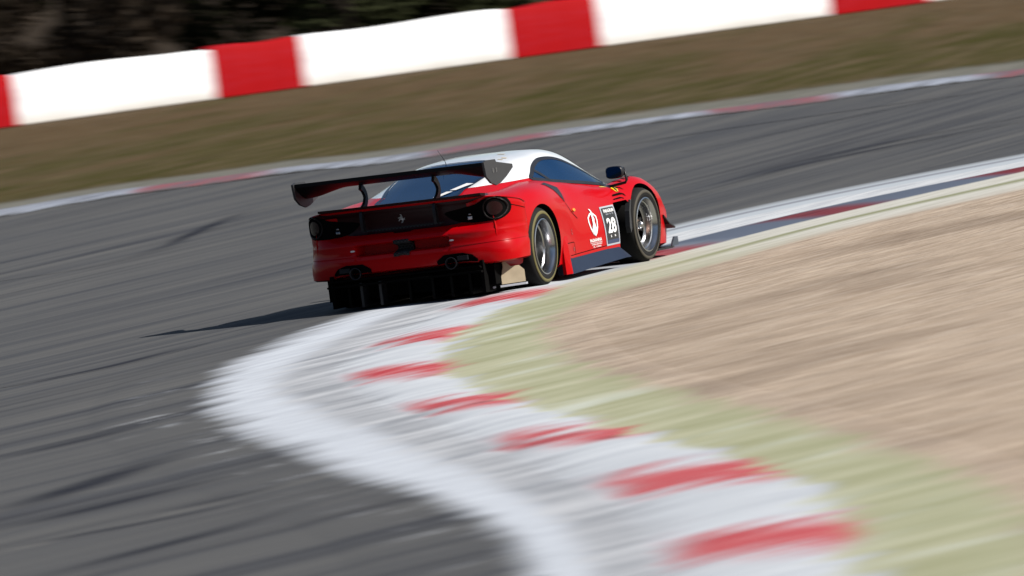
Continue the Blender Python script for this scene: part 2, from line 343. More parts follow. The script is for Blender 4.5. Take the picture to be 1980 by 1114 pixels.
# woods behind
mh = N('forest_floor', .95, spec=.02); c = mh.coord()
mh.color(mh.mix(mh.noise(mh.map(c, (.15, .5, 1), .3), 1, 5), (.020, .015, .011), (.055, .041, .028)))
V = []; Fa = []; nx, ny = 60, 14
for j in range(ny):
    for i in range(nx):
        x = -180 + 360 * i / (nx - 1); y = 238 + j * 11
        V.append((x, y + .04 * x, -.04 + .11 * (j ** 1.45) * 2.2 + (random.random() * .7 if j else -.1)))
for j in range(ny - 1):
    for i in range(nx - 1): q = j * nx + i; Fa.append((q, q + 1, q + nx + 1, q + nx))
tag(mesh('hillside', V, Fa, mh.m), kind='structure')
def leaf_mat(name, c1, c2):
    m = N(name, .8, base=c1, spec=.08); inf = m.n('ObjectInfo'); 
    m.color(m.mix(m.noise(m.coord(), 1.3, 3), c1, c2)); return m.m
lm = [leaf_mat('dark_leaves', (.010, .014, .004), (.034, .038, .012)), leaf_mat('dead_leaves', (.036, .026, .018), (.075, .056, .040))]
bark = N('bark', .9, spec=.05); bark.color(bark.mix(bark.noise(bark.map(bark.coord(), (6, 6, 1), 0), 1, 4), (.012, .010, .008), (.035, .028, .022))); bark = bark.m
def tube_v(path, rad, seg=7):
    V = []; Fa = []; P = [Vector(p) for p in path]
    for i, p in enumerate(P):
        d = (P[min(i + 1, len(P) - 1)] - P[max(i - 1, 0)]).normalized()
        u = d.orthogonal().normalized(); v = d.cross(u)
        for k in range(seg):
            a = 2 * math.pi * k / seg; V.append(tuple(p + (u * math.cos(a) + v * math.sin(a)) * rad[i]))
    for i in range(len(P) - 1):
        for k in range(seg):
            Fa.append((i * seg + k, i * seg + (k + 1) % seg, (i + 1) * seg + (k + 1) % seg, (i + 1) * seg + k))
    Fa.append(tuple(range(seg))[::-1]); Fa.append(tuple((len(P) - 1) * seg + k for k in range(seg)))
    return V, Fa
def join(parts):
    V = []; Fa = []
    for v, f in parts:
        o = len(V); V += list(v); Fa += [tuple(i + o for i in q) for q in f]
    return V, Fa
def leaves(blobs, n, size, seed):
    rd = random.Random(seed); V = []; Fa = []
    for _ in range(n):
        cx, cy, cz, r, rz = rd.choice(blobs)
        while True:
            d = Vector((rd.uniform(-1, 1), rd.uniform(-1, 1), rd.uniform(-1, 1)))
            if .25 < d.length < 1: break
        p = Vector((cx + d.x * r, cy + d.y * r, cz + d.z * rz))
        if p.z < .05: continue
        u = Vector((rd.gauss(0, 1), rd.gauss(0, 1), rd.gauss(0, 1))).normalized(); v = u.orthogonal().normalized()
        s = size * rd.uniform(.6, 1.4); o = len(V)
        V += [tuple(p - u * s), tuple(p + v * s * .5), tuple(p + u * s), tuple(p - v * s * .5)]; Fa.append((o, o + 1, o + 2, o + 3))
    return V, Fa
protos = []
for k in range(4):
    rd = random.Random(k + 3); bl = []
    for j in range(26): bl.append((rd.uniform(-1.9, 1.9), rd.uniform(-1.2, 1.2), rd.uniform(.4, 4.2), rd.uniform(.5, 1.0), rd.uniform(.4, .8)))
    protos.append((leaves(bl, 5200, .13, k), join([tube_v([(0, 0, -.2), (x * .3, .1, 1.2), (x, y, 3.2)], [.07, .05, .02], 5) for x, y in ((-.9, .3), (.2, -.5), (1.1, .4), (-.2, .6))])))
ORD = ['first', 'second', 'third', 'fourth', 'fifth', 'sixth', 'seventh', 'eighth', 'ninth', 'tenth', 'eleventh', 'twelfth']
shr = [(-22, 0), (-18.6, 1), (-15.4, 2), (-12.4, 3), (-9.2, 1), (-6.2, 0), (-3.1, 2), (.2, 3), (3.4, 0), (6.6, 1), (10, 2), (13.5, 3)]
me_cache = {}
for i, (x, k) in enumerate(shr):
    dead = x < -8 and i % 3 != 2
    r = empty('woodland_shrub', (x, bx(x) + 7.5 + (i % 3) * 1.6, -.1), i * 1.3)
    (lv, lf), (sv, sf) = protos[k]
    f_ = mesh('foliage', lv, lf, lm[1 if dead else 0], r, smooth=False); mesh('stem', sv, sf, bark, r)
    tag(r, ('brown bare' if dead else 'dark green') + ' shrub, %s from the left in the thicket behind the barrier' % ORD[i], 'shrub', 'shrubs behind the barrier')
for i, x in enumerate((-19, -14.2, -10.6, -7.4, -2.2, 2.4, 7.5)):
    r = empty('pine_tree', (x, bx(x) + 13 + (i * 5) % 7, 0), i * 2.0)
    rd = random.Random(90 + i); h = rd.uniform(13, 17)
    V_, F_ = tube_v([(0, 0, -.4), (.05, 0, h * .4), (-.05, .1, h * .75), (0, 0, h)], [.24, .2, .13, .03], 9)
    limbs = [(V_, F_)]; bl = []
    for q in range(26):
        z = h * (.2 + .78 * q / 26); L = (1 - q / 28) * 2.9 + .3; a = q * 2.4
        limbs.append(tube_v([(0, 0, z), (math.cos(a) * L * .6, math.sin(a) * L * .6, z - .1), (math.cos(a) * L, math.sin(a) * L, z - .35)], [.06, .04, .015], 5))
        for e in (.45, .8, 1.0): bl.append((math.cos(a) * L * e, math.sin(a) * L * e, z - .2 * e, .75, .45))
    mesh('trunk', *join(limbs), bark, r); lv, lf = leaves(bl, 5200, .16, i); mesh('crown', lv, lf, lm[0], r, smooth=False)
    tag(r, 'tall dark pine, %s from the left behind the thicket and the barrier' % ORD[i], 'tree', 'pines behind the barrier')

# added ridge, unseen behind the camera: blocks low sky to darken the car's tail
V = []; Fa = []; nx, ny = 72, 8
for j in range(ny):
    for i in range(nx):
        a = math.pi * (1.0 + i / (nx - 1)); d = 70 + j * 9; h = (0, 9, 15, 19, 23, 26, 28, 29)[j] + random.random() * 2.5 * (j > 0)
        V.append((math.cos(a) * d * 1.5, 30 + math.sin(a) * d, h - .04))
for j in range(ny - 1):
    for i in range(nx - 1): q = j * nx + i; Fa.append((q, q + 1, q + nx + 1, q + nx))
tag(mesh('sky_blocking_ridge', V, Fa, mh.m), kind='structure')
# ======================================================================= the car
def paint(name, c, rough=.28, coat=.8, **k): return N(name, rough, 0, coat, c, **k)
m_red = paint('red_paint', (.42, .0008, .003), rough=.3, coat=.15, spec=.06); 
m_red.color(m_red.mix(m_red.noise(m_red.coord(), 3, 3), (.40, .0006, .003), (.45, .001, .004))); m_red = m_red.m
m_white = paint('white_paint', (.78, .80, .82)); w = m_white.noise(m_white.map(m_white.coord(), (2, 1, 1)), 3, 5)
m_white.color(m_white.mix(m_white.rng(w, .55, .8, 0, .4), (.80, .82, .84), (.62, .62, .60))); m_white = m_white.m
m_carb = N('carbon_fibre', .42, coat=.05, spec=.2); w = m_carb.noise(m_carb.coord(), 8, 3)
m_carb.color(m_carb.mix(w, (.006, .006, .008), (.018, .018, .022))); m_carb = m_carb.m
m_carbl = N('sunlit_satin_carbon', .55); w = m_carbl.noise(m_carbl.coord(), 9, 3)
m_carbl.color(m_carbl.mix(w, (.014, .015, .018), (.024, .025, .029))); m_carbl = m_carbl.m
m_blk = N('black_cavity', .9, base=(.003, .003, .003), spec=.03).m
m_mesh = N('mesh_grille', .8, spec=.2); g1 = m_mesh.n('TexChecker'); g1.inputs['Scale'].default_value = 60; m_mesh.l(m_mesh.coord(), g1.inputs[0])
g1.inputs[1].default_value = (.003, .003, .003, 1); g1.inputs[2].default_value = (.02, .021, .024, 1); m_mesh.color(g1.outputs[0]); m_mesh = m_mesh.m
m_rub = N('tyre_rubber', .8, spec=.12); w = m_rub.noise(m_rub.coord(), 14, 4); m_rub.color(m_rub.mix(w, (.006, .006, .0065), (.016, .0155, .015))); m_rub = m_rub.m
m_yel = N('olive_yellow_band', .8); w = m_yel.noise(m_yel.coord(), 8, 3); m_yel.color(m_yel.mix(w, (.085, .072, .014), (.12, .10, .022))); m_yel = m_yel.m
m_yel2 = N('worn_olive_band', .8, base=(.035, .028, .014)).m
m_alu = N('polished_rim', .24, 1, base=(.60, .61, .63)).m
m_spk = N('dark_spokes', .45, .3, base=(.02, .02, .022)).m
m_brn = N('bronze_hub', .4, .8, base=(.22, .13, .10)).m
m_refl = N('painted_gravel_reflection', .6); w = m_refl.noise(m_refl.coord(), 9, 4); m_refl.color(m_refl.mix(w, (.26, .21, .13), (.48, .40, .27))); m_refl = m_refl.m  # cream tones paint in a reflection of the gravel
m_orange = N('orange_lens', .3, coat=.5, base=(.95, .28, .01)).m
m_yellow = N('yellow_enamel', .35, coat=.5, base=(.90, .62, .01)).m
m_ink = N('white_sticker', .5, base=(.80, .80, .80)).m
m_inkb = N('black_sticker', .45, base=(.012, .013, .016)).m
m_navy = N('navy_sticker', .45, base=(.02, .035, .09)).m
m_grey = N('grey_sticker', .5, base=(.36, .38, .43)).m
m_steel = N('brushed_steel', .35, .9, base=(.35, .36, .38)).m
m_tan = N('tan_sticker', .6, base=(.55, .45, .28)).m
m_seat = N('seat_cloth', .8, base=(.33, .34, .38)).m
m_lred = N('red_lens', .25, base=(.014, .001, .002), spec=.3).m
mgl = N('tinted_glass', .03, base=(.002, .026, .085), spec=.16, coat=.02); tr = mgl.n('BsdfTransparent'); tr.inputs[0].default_value = (.08, .22, .45, 1)
ms = mgl.n('MixShader'); ms.inputs[0].default_value = .8; mgl.l(tr.outputs[0], ms.inputs[1]); mgl.l(mgl.b.outputs[0], ms.inputs[2])
mgl.l(ms.outputs[0], mgl.t.nodes['Material Output'].inputs[0]); m_glass = mgl.m
m_int = N('cabin_lining', .9, base=(.02, .03, .05)).m

CAR = empty('race_car', (CARO[0], CARO[1], .0045), -R(21))
tag(CAR, 'red racing coupe with a white roof, big black rear wing and number 28', 'race car')
P = CAR

# ---- lower body: cross-sections from tail to nose; half profile of (x, z) points
ST = [
 (-.80, (0,.885),(.35,.885),(.62,.872),(.76,.852),(.83,.79),(.86,.62),(.85,.42),(.80,.33)),
 (-.60, (0,.90),(.35,.905),(.62,.89),(.80,.872),(.91,.80),(.935,.62),(.93,.42),(.86,.30)),
 (-.43, (0,.91),(.35,.92),(.62,.90),(.80,.888),(.935,.82),(.975,.64),(.975,.42),(.90,.26)),
 (-.2, (0,.92),(.35,.92),(.61,.90),(.79,.905),(.94,.845),(1.0,.70),(1.005,.42),(.95,.2)),
 (.0, (0,.92),(.35,.92),(.60,.91),(.79,.918),(.945,.86),(1.005,.73),(1.01,.42),(.96,.17)),
 (.3, (0,.92),(.35,.92),(.60,.935),(.77,.932),(.925,.865),(1.0,.72),(1.01,.42),(.97,.16)),
 (.6, (0,.90),(.35,.90),(.62,.92),(.745,.93),(.875,.865),(.965,.69),(.985,.42),(.97,.16)),
 (.9, (0,.86),(.35,.86),(.62,.88),(.76,.90),(.845,.83),(.925,.66),(.955,.42),(.96,.17)),
 (1.3,(0,.80),(.35,.80),(.62,.83),(.775,.855),(.86,.78),(.92,.62),(.95,.40),(.955,.17)),
 (1.8,(0,.74),(.35,.74),(.62,.78),(.765,.80),(.86,.73),(.925,.58),(.955,.39),(.955,.17)),
 (2.1,(0,.73),(.35,.73),(.60,.735),(.75,.765),(.87,.72),(.935,.585),(.965,.39),(.955,.17)),
 (2.35,(0,.74),(.30,.74),(.58,.70),(.77,.76),(.90,.715),(.965,.59),(.975,.39),(.965,.15)),
 (2.6,(0,.70),(.30,.71),(.55,.68),(.79,.785),(.92,.745),(.985,.62),(.985,.39),(.97,.15)),
 (2.85,(0,.66),(.30,.67),(.52,.65),(.80,.795),(.93,.75),(.99,.63),(.985,.39),(.97,.14)),
 (3.1,(0,.60),(.30,.61),(.50,.60),(.80,.745),(.925,.70),(.985,.57),(.98,.37),(.96,.14)),
 (3.35,(0,.52),(.30,.53),(.50,.52),(.77,.65),(.89,.60),(.945,.48),(.94,.32),(.92,.13)),
 (3.55,(0,.42),(.25,.43),(.45,.42),(.66,.49),(.80,.45),(.86,.37),(.85,.27),(.82,.12)),
 (3.68,(0,.28),(.2,.29),(.35,.30),(.5,.31),(.60,.30),(.64,.25),(.63,.2),(.60,.11)),
]
ys = [s[0] for s in ST]; prof = np.array([s[1:] for s in ST], float)
NY, NX = 150, 64
yy = np.linspace(ys[0], ys[-1], NY)
PR = hermite(ys, prof, yy)                      # NY x 8 x 2
V = []; Fa = []
rows = []
for k in range(NY):
    h = catmull(PR[k], NX // 2)
    half = [(x, z) for x, z in h]; half[0] = (0, half[0][1])
    ring = [(-x, z) for x, z in half[::-1]] + half[1:]
    bot = [(half[-1][0] * f, max(.08, half[-1][1] - .04)) for f in (.9, .3, -.3, -.9)]
    rows.append([(x, yy[k], z) for x, z in ring + bot])
n = len(rows[0])
for r_ in rows: V += r_
for k in range(NY - 1):
    for j in range(n): a = k * n + j; b = k * n + (j + 1) % n; Fa.append((a, b, b + n, a + n))
Fa.append(tuple(range(n))[::-1]); Fa.append(tuple((NY - 1) * n + j for j in range(n)))
body = mesh('body', V, Fa, [m_red, m_blk], P, sharp=50)
# wheel wells and the outlet behind each front wheel are cut out of it
WH = [(-1, .012, .355, .408), (1, .012, .355, .408), (-1, 2.735, .345, .412), (1, 2.735, .345, .412)]
def cutter(V, Fa):
    me = bpy.data.meshes.new('cutter'); me.from_pydata(V, [], Fa); me.materials.append(m_red); me.materials.append(m_blk)
    for p in me.polygons: p.material_index = 1
    o = bpy.data.objects.new('cutter', me); COL.objects.link(o); o.parent = P; return o
cs = []
for sx, y0, z0, r in WH:
    V = []; S = 56
    for x in (.56 * sx, 1.3 * sx):
        for k in range(S):
            a = 2 * math.pi * k / S; V.append((x, y0 + r * math.cos(a), z0 + (r * .93 if math.sin(a) > 0 else r) * math.sin(a)))
    Fa = [(k, (k + 1) % S, S + (k + 1) % S, S + k) for k in range(S)] + [tuple(range(S))[::-1], tuple(range(S, 2 * S))]
    if sx < 0: Fa = [f[::-1] for f in Fa]
    cs.append(cutter(V, Fa))
for sx in (-1, 1):
    pts = [(2.045, -.05), (2.6, -.05), (2.6, .30), (2.43, .52), (2.33, .605), (2.06, .60), (2.035, .55)]
    V = [(.60 * sx, y, z) for y, z in pts] + [(1.3 * sx, y, z) for y, z in pts]; q = len(pts)
    Fa = [(k, (k + 1) % q, q + (k + 1) % q, q + k) for k in range(q)] + [tuple(range(q))[::-1], tuple(range(q, 2 * q))]
    if sx < 0: Fa = [f[::-1] for f in Fa]
    cs.append(cutter(V, Fa))
for c_ in cs:
    bm = bmesh.new(); bm.from_mesh(c_.data); bmesh.ops.recalc_face_normals(bm, faces=bm.faces); bm.to_mesh(c_.data); bm.free()
    md_ = body.modifiers.new('cut', 'BOOLEAN'); md_.operation = 'DIFFERENCE'; md_.solver = 'EXACT'; md_.object = c_; md_.material_mode = 'INDEX'
bm = bmesh.new(); bm.from_mesh(body.data); bmesh.ops.recalc_face_normals(bm, faces=bm.faces); bm.to_mesh(body.data); bm.free()
dg = bpy.context.evaluated_depsgraph_get(); 
new = bpy.data.meshes.new_from_object(body.evaluated_get(dg)); body.modifiers.clear(); body.data = new
for c_ in cs: bpy.data.objects.remove(c_)
new.set_sharp_from_angle(angle=R(40))

# ---- cabin shell
CT = [
 (-.62,(0,.90),(.25,.897),(.42,.888),(.50,.87),(.60,.84),(.66,.80)),
 (-.3, (0,.965),(.25,.962),(.43,.95),(.53,.925),(.64,.89),(.70,.84)),
 (.1, (0,1.05),(.25,1.047),(.44,1.028),(.55,.995),(.66,.945),(.74,.87)),
 (.5, (0,1.13),(.25,1.127),(.44,1.105),(.555,1.062),(.675,.985),(.745,.89)),
 (.9, (0,1.185),(.25,1.18),(.43,1.158),(.55,1.112),(.68,.99),(.765,.86)),
 (1.2,(0,1.20),(.25,1.195),(.43,1.172),(.555,1.118),(.685,.98),(.785,.82)),
 (1.5,(0,1.20),(.25,1.197),(.44,1.178),(.57,1.12),(.69,.975),(.79,.80)),
 (1.9,(0,1.165),(.25,1.16),(.44,1.138),(.575,1.06),(.70,.92),(.79,.765)),
 (2.3,(0,1.045),(.25,1.04),(.44,1.012),(.58,.935),(.70,.825),(.785,.735)),
 (2.65,(0,.895),(.25,.89),(.42,.872),(.56,.82),(.66,.765),(.74,.69)),
 (2.95,(0,.735),(.25,.73),(.42,.715),(.54,.68),(.62,.65),(.68,.60)),
]
yc = [s[0] for s in CT]; pc = np.array([s[1:] for s in CT], float)
NYC, NXC = 150, 56
yyc = np.linspace(yc[0], yc[-1], NYC); PC = hermite(yc, pc, yyc); V = []; Fa = []
for k in range(NYC):
    h = [tuple(q) for q in catmull(PC[k], NXC)]; h[0] = (0, h[0][1])
    V += [(-x, yyc[k], z) for x, z in h[::-1]] + [(x, yyc[k], z) for x, z in h[1:]]
n = 2 * NXC - 1
for k in range(NYC - 1):
    for j in range(n - 1): a = k * n + j; Fa.append((a, a + 1, a + n + 1, a + n))
CABV, CABF = V, Fa
# outlines of the panes, in side view (y, z) and in top view (x, y)
SIDE = [(.60,.953),(.74,1.0),(.95,1.062),(1.2,1.102),(1.45,1.098),(1.68,1.055),(1.9,.985),(2.15,.90),(2.35,.83),(2.50,.768),(2.42,.757),(2.1,.785),(1.73,.822),(1.2,.872),(.75,.925)]
REARW = [(-.29,-.585),(-.37,-.3),(-.44,0),(-.48,.3),(-.46,.52),(-.36,.64),(-.2,.69),(0,.70),(.2,.69),(.36,.64),(.46,.52),(.48,.3),(.46,0),(.43,-.3),(.37,-.585)]
FRONTW = [(-.40,1.82),(-.5,1.95),(-.54,2.2),(-.55,2.5),(-.52,2.78),(-.3,2.86),(0,2.88),(.3,2.86),(.52,2.78),(.55,2.5),(.54,2.2),(.5,1.95),(.40,1.82),(.2,1.75),(0,1.73),(-.2,1.75)]
def inside(pt, poly):
    x, y = pt; c = False; j = len(poly) - 1
    for i in range(len(poly)):
        if (poly[i][1] > y) != (poly[j][1] > y) and x < (poly[j][0] - poly[i][0]) * (y - poly[i][1]) / (poly[j][1] - poly[i][1]) + poly[i][0]: c = not c
        j = i
    return c
def shrink(poly, d):
    a = np.array(poly, float); s = sum(a[i][0] * a[(i + 1) % len(a)][1] - a[(i + 1) % len(a)][0] * a[i][1] for i in range(len(a))); sg = 1 if s > 0 else -1
    out = []
    for i in range(len(a)):
        e1 = a[i] - a[i - 1]; e2 = a[(i + 1) % len(a)] - a[i]
        e1 /= np.linalg.norm(e1) + 1e-9; e2 /= np.linalg.norm(e2) + 1e-9
        nn = np.array([-(e1[1] + e2[1]), e1[0] + e2[0]]); L = np.linalg.norm(nn); nn = nn / (L + 1e-9) * sg
        k = d / max(.5, abs(nn @ (np.array([-e1[1], e1[0]]) * sg))); out.append(tuple(a[i] + nn * k))
    return out
keep = []
sI, rI, fI = shrink(SIDE, .012), shrink(REARW, .015), shrink(FRONTW, .015)
for f in CABF:
    c = np.mean([CABV[i] for i in f], axis=0)
    if (abs(c[0]) > .5 and inside((c[1], c[2]), sI)) or inside((c[0], c[1]), rI) or inside((c[0], c[1]), fI): continue
    keep.append(f)
bm = bmesh.new(); vs = [bm.verts.new(v) for v in CABV]
for f in keep: bm.faces.new([vs[i] for i in f])
bmesh.ops.bisect_plane(bm, geom=bm.verts[:] + bm.edges[:] + bm.faces[:], plane_co=(0, .3, .958), plane_no=(0, .0, 1))
bmesh.ops.delete(bm, geom=[v for v in bm.verts if not v.link_faces], context='VERTS')
def sub(test, name, mat):
    b2 = bm.copy(); bmesh.ops.delete(b2, geom=[f for f in b2.faces if not test(f.calc_center_median())], context='FACES')
    me = bpy.data.meshes.new(name); b2.to_mesh(me); b2.free(); me.materials.append(mat); me.materials.append(m_int)
    for p in me.polygons: p.use_smooth = True
    o = bpy.data.objects.new(name, me); COL.objects.link(o); o.parent = P
    so = o.modifiers.new('thickness', 'SOLIDIFY'); so.thickness = .012; so.offset = -1; so.material_offset = 1
    return o
isw = lambda c: c.z > .958 or (c.y > .75 and c.z > .935 - .105 * (c.y - .75))
roof = sub(isw, 'roof', m_white); sub(lambda c: not isw(c), 'rear_buttress', m_red); bm.free()

# ---- projection of flat outlines onto the bodywork
def bvh_of(*srcs):
    V = []; Fa = []
    for v, f in srcs:
        o = len(V); V += [Vector(q) for q in v]; Fa += [tuple(i + o for i in q) for q in f]
    return BVHTree.FromPolygons(V, Fa)
def src(o): return ([v.co.copy() for v in o.data.vertices], [tuple(p.vertices) for p in o.data.polygons])
DIRS = {'x': lambda a, b: (Vector((3, a, b)), Vector((-1, 0, 0))), '-x': lambda a, b: (Vector((-3, a, b)), Vector((1, 0, 0))),
        'y': lambda a, b: (Vector((a, -4, b)), Vector((0, 1, 0))), 'z': lambda a, b: (Vector((a, b, 4)), Vector((0, 0, -1)))}
def project(bvh, axis, pts, off):
    out = []; last = None; miss = []
    for i, (a, b) in enumerate(pts):
        o, d = DIRS[axis](a, b); h = bvh.ray_cast(o, d)
        if h[0] is None: out.append(None); miss.append(i); continue
        nn = h[1] if h[1].dot(d) < 0 else -h[1]
        out.append(h[0] - d * off * .6 + nn * off * .4)
    good = [i for i, q in enumerate(out) if q is not None]
    for i in miss:
        j = min(good, key=lambda g: (pts[g][0] - pts[i][0]) ** 2 + (pts[g][1] - pts[i][1]) ** 2) if good else None
        out[i] = out[j].copy() if j is not None else Vector((0, 0, 0))
    return out
def tri2d(loops, step):
    """triangulate an outline (with holes) with inner grid points"""
    pts = []; edges = []
    for lp in loops:
        o = len(pts); q = []
        for i in range(len(lp)):
            a = np.array(lp[i]); b = np.array(lp[(i + 1) % len(lp)]); m = max(1, int(np.linalg.norm(b - a) / step))
            for k in range(m): q.append(tuple(a + (b - a) * k / m))
        pts += q; edges += [(o + i, o + (i + 1) % len(q)) for i in range(len(q))]
    A = np.array(loops[0]); lo, hi = A.min(0), A.max(0)
    for a in np.arange(lo[0] + step / 2, hi[0], step):
        for b in np.arange(lo[1] + step / 2, hi[1], step):
            if inside((a, b), loops[0]) and not any(inside((a, b), h) for h in loops[1:]): pts.append((a, b))
    r = geometry.delaunay_2d_cdt([Vector(p) for p in pts], edges, [], 0, 1e-6)
    P2 = [tuple(v) for v in r[0]]; Fs = []
    for f in r[2]:
        c = np.mean([P2[i] for i in f], axis=0)
        if inside(c, loops[0]) and not any(inside(c, h) for h in loops[1:]): Fs.append(tuple(f))
    return P2, Fs
def decal(name, bvh, axis, loops, mat, off=.003, parent=None, step=.03, thick=0):
    P2, Fs = tri2d(loops, step); V3 = project(bvh, axis, P2, off)
    o = mesh(name, V3, Fs, mat, parent or P)
    bm = bmesh.new(); bm.from_mesh(o.data); bmesh.ops.recalc_face_normals(bm, faces=bm.faces)
    d = DIRS[axis](0, 0)[1]
    if sum((f.normal.dot(d) * f.calc_area() for f in bm.faces)) > 0: bmesh.ops.reverse_faces(bm, faces=bm.faces)
    bm.to_mesh(o.data); bm.free()
    if thick: so = o.modifiers.new('thickness', 'SOLIDIFY'); so.thickness = thick; so.offset = -1
    return o
def smoothpoly(pts, n=60):
    P_ = list(pts) + [pts[0], pts[1], pts[2]]
    c = catmull(P_, int(n * 1.3)); a = np.array(pts[1]); 
    i0 = int(np.argmin(((c[:n // 2] - a) ** 2).sum(1))); i1 = len(c) // 2 + int(np.argmin(((c[len(c) // 2:] - a) ** 2).sum(1)))
    return [tuple(q) for q in c[i0:i1]]
cab = bvh_of((CABV, CABF))
sm = smoothpoly(SIDE, 90)
for ax, lab in (('x', None), ('-x', None)):
    inn = shrink(sm, .022)
    wf = decal('side_window', cab, ax, [inn], m_glass, .004, step=.05)
    decal('window_frame', cab, ax, [shrink(sm, -.008), inn], m_carb, .007, parent=wf, step=.04)
    decal('window_divider', cab, ax, [[(.99, .90), (1.06, .893), (.86, 1.03), (.80, 1.01)]], m_carb, .008, parent=wf, step=.03)
rs = smoothpoly(REARW[:7] + REARW[7:], 90)
inn = shrink(rs, .028)
rw = decal('rear_window', cab, 'z', [inn], m_glass, .004, step=.05)
decal('window_frame', cab, 'z', [shrink(rs, -.006), inn], N('window_mask', .25, base=(.003, .008, .024), spec=.2).m, .007, parent=rw, step=.04)
for q in ([(.215,-.57),(.275,-.57),(.345,-.40),(.285,-.40)], [(.30,-.36),(.36,-.36),(.45,-.14),(.385,-.14)]):
    decal('white_stripe', cab, 'z', [q], m_ink, .012, parent=rw, step=.05)
fs_ = smoothpoly(FRONTW, 90); inn = shrink(fs_, .03)
ww = decal('windscreen', cab, 'z', [inn], m_glass, .004, step=.05); decal('window_frame', cab, 'z', [shrink(fs_, -.005), inn], m_carb, .007, parent=ww, step=.05)

# ---- rear bumper shell
plan = catmull([(0,-.93),(.3,-.928),(.55,-.91),(.75,-.86),(.88,-.775),(.96,-.65),(1.0,-.50),(1.005,-.385)], 60)
zt = lambda x, y: float(np.interp(y, [-.93, -.85, -.7, -.5, -.385], [.905, .895, .868, .83, .79]))
rows_ = [(.285,.10),(.292,.03),(.305,.006),(.36,0),(.44,-.004),(.475,.004),(.482,'r'),(.49,'R'),(.565,'R'),(.575,'q'),(.585,.0),(.60,.006),(.635,'c1'),(.66,'c2'),(.675,'c3'),(.76,'c4'),(.85,'c5'),(.872,'c6'),(.888,.004),(.90,-.006),(.908,.0),(.912,.03),(.905,.12)]
sm1 = lambda v, a, b: (lambda t: t * t * (3 - 2 * t))(min(1, max(0, (v - a) / (b - a))))
V = []; Fa = []
half = []
tg = np.gradient(plan, axis=0); tg /= np.linalg.norm(tg, axis=1)[:, None]
for i, (x, y) in enumerate(plan):
    nx_, ny_ = -tg[i][1], tg[i][0]            # inward (towards the car)
    RR = 1 - sm1(x, .40, .46); CC = 1 - sm1(x, .62, .9); zz = zt(x, y); colm = []
    low = .0 + .03 * (1 - sm1(x, .5, .8))
    for z, d in rows_:
        dd = {'r': .015 * RR, 'R': .13 * RR + .002, 'q': .02 * RR, 'c1': .035 * CC, 'c2': .075 * CC, 'c3': .10 * CC, 'c4': .10 * CC, 'c5': .07 * CC, 'c6': .03 * CC}.get(d, d)
        dd -= .035 * (1 - sm1(z, .32, .62)) * sm1(x, .72, .95) * (1 - sm1(y, -.7, -.45))
        z2 = z if z < .6 else .6 + (z - .6) * (zz - .6) / .308
        z2 += low * (1 - sm1(z, .29, .45))
        colm.append((x + nx_ * dd, y + ny_ * dd, z2))
    half.append(colm)
cols = [[(-x, y, z) for x, y, z in c_] for c_ in half[::-1]] + half[1:]
nr = len(rows_)
for c_ in cols: V += c_
for i in range(len(cols) - 1):
    for j in range(nr - 1): a = i * nr + j; Fa.append((a, a + nr, a + nr + 1, a + 1))
bumper = mesh('rear_bumper', V, Fa, m_red, P, sharp=38)
so = bumper.modifiers.new('thickness', 'SOLIDIFY'); so.thickness = .006; so.offset = -1
rear = bvh_of((V, Fa))
side = bvh_of(src(body), (V, Fa))
allb = bvh_of(src(body), (V, Fa), (CABV, CABF))

# concave fascia with the tail's shade painted in as near-black red, plate box, badge
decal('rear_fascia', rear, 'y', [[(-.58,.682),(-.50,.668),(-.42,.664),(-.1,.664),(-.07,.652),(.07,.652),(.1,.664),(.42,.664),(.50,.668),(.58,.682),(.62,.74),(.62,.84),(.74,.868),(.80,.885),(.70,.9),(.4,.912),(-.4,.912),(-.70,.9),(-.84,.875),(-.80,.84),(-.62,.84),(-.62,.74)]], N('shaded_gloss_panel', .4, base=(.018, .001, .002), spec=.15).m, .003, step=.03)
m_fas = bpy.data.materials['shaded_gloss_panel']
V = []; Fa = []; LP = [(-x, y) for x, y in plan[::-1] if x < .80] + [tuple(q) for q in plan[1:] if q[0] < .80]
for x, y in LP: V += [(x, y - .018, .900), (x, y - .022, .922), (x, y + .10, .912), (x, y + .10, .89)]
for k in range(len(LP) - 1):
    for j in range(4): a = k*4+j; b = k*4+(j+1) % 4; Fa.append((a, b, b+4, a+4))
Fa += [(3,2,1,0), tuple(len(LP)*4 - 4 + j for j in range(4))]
mesh('spoiler_lip', V, Fa, m_fas, P, sharp=30)  # lip carries the same painted-in shade as the fascia
decal('fascia_grille', rear, 'y', [[(-.36,.672),(.36,.672),(.40,.705),(-.40,.705)]], m_mesh, .006, step=.05)
pb = decal('plate_box', rear, 'y', [[(-.075,.475),(.07,.475),(.07,.575),(-.075,.575)]], m_mesh, .03, step=.03, thick=.03)
for k in range(4): decal('slat', rear, 'y', [[(-.06,.49+.022*k),(.055,.49+.022*k),(.055,.495+.022*k),(-.06,.495+.022*k)]], m_spk, .034, parent=pb, step=.05)
horse = [(-.012,-.05),(.0,-.028),(-.006,-.008),(-.022,-.018),(-.034,-.032),(-.028,-.008),(-.016,.008),(-.03,.004),(-.036,.012),(-.02,.018),(-.008,.022),(-.002,.04),(-.01,.044),(-.006,.052),(.006,.05),(.012,.03),(.012,.006),(.02,-.004),(.034,.01),(.03,-.012),(.02,-.016),(.012,-.034),(.006,-.05)]
decal('emblem', rear, 'y', [[(x * .95, .775 + z * .8) for x, z in horse]], m_steel, .007, step=.02)

m_wing_dark = N('lamp_bezel', .5, base=(.006, .003, .003), spec=.12).m
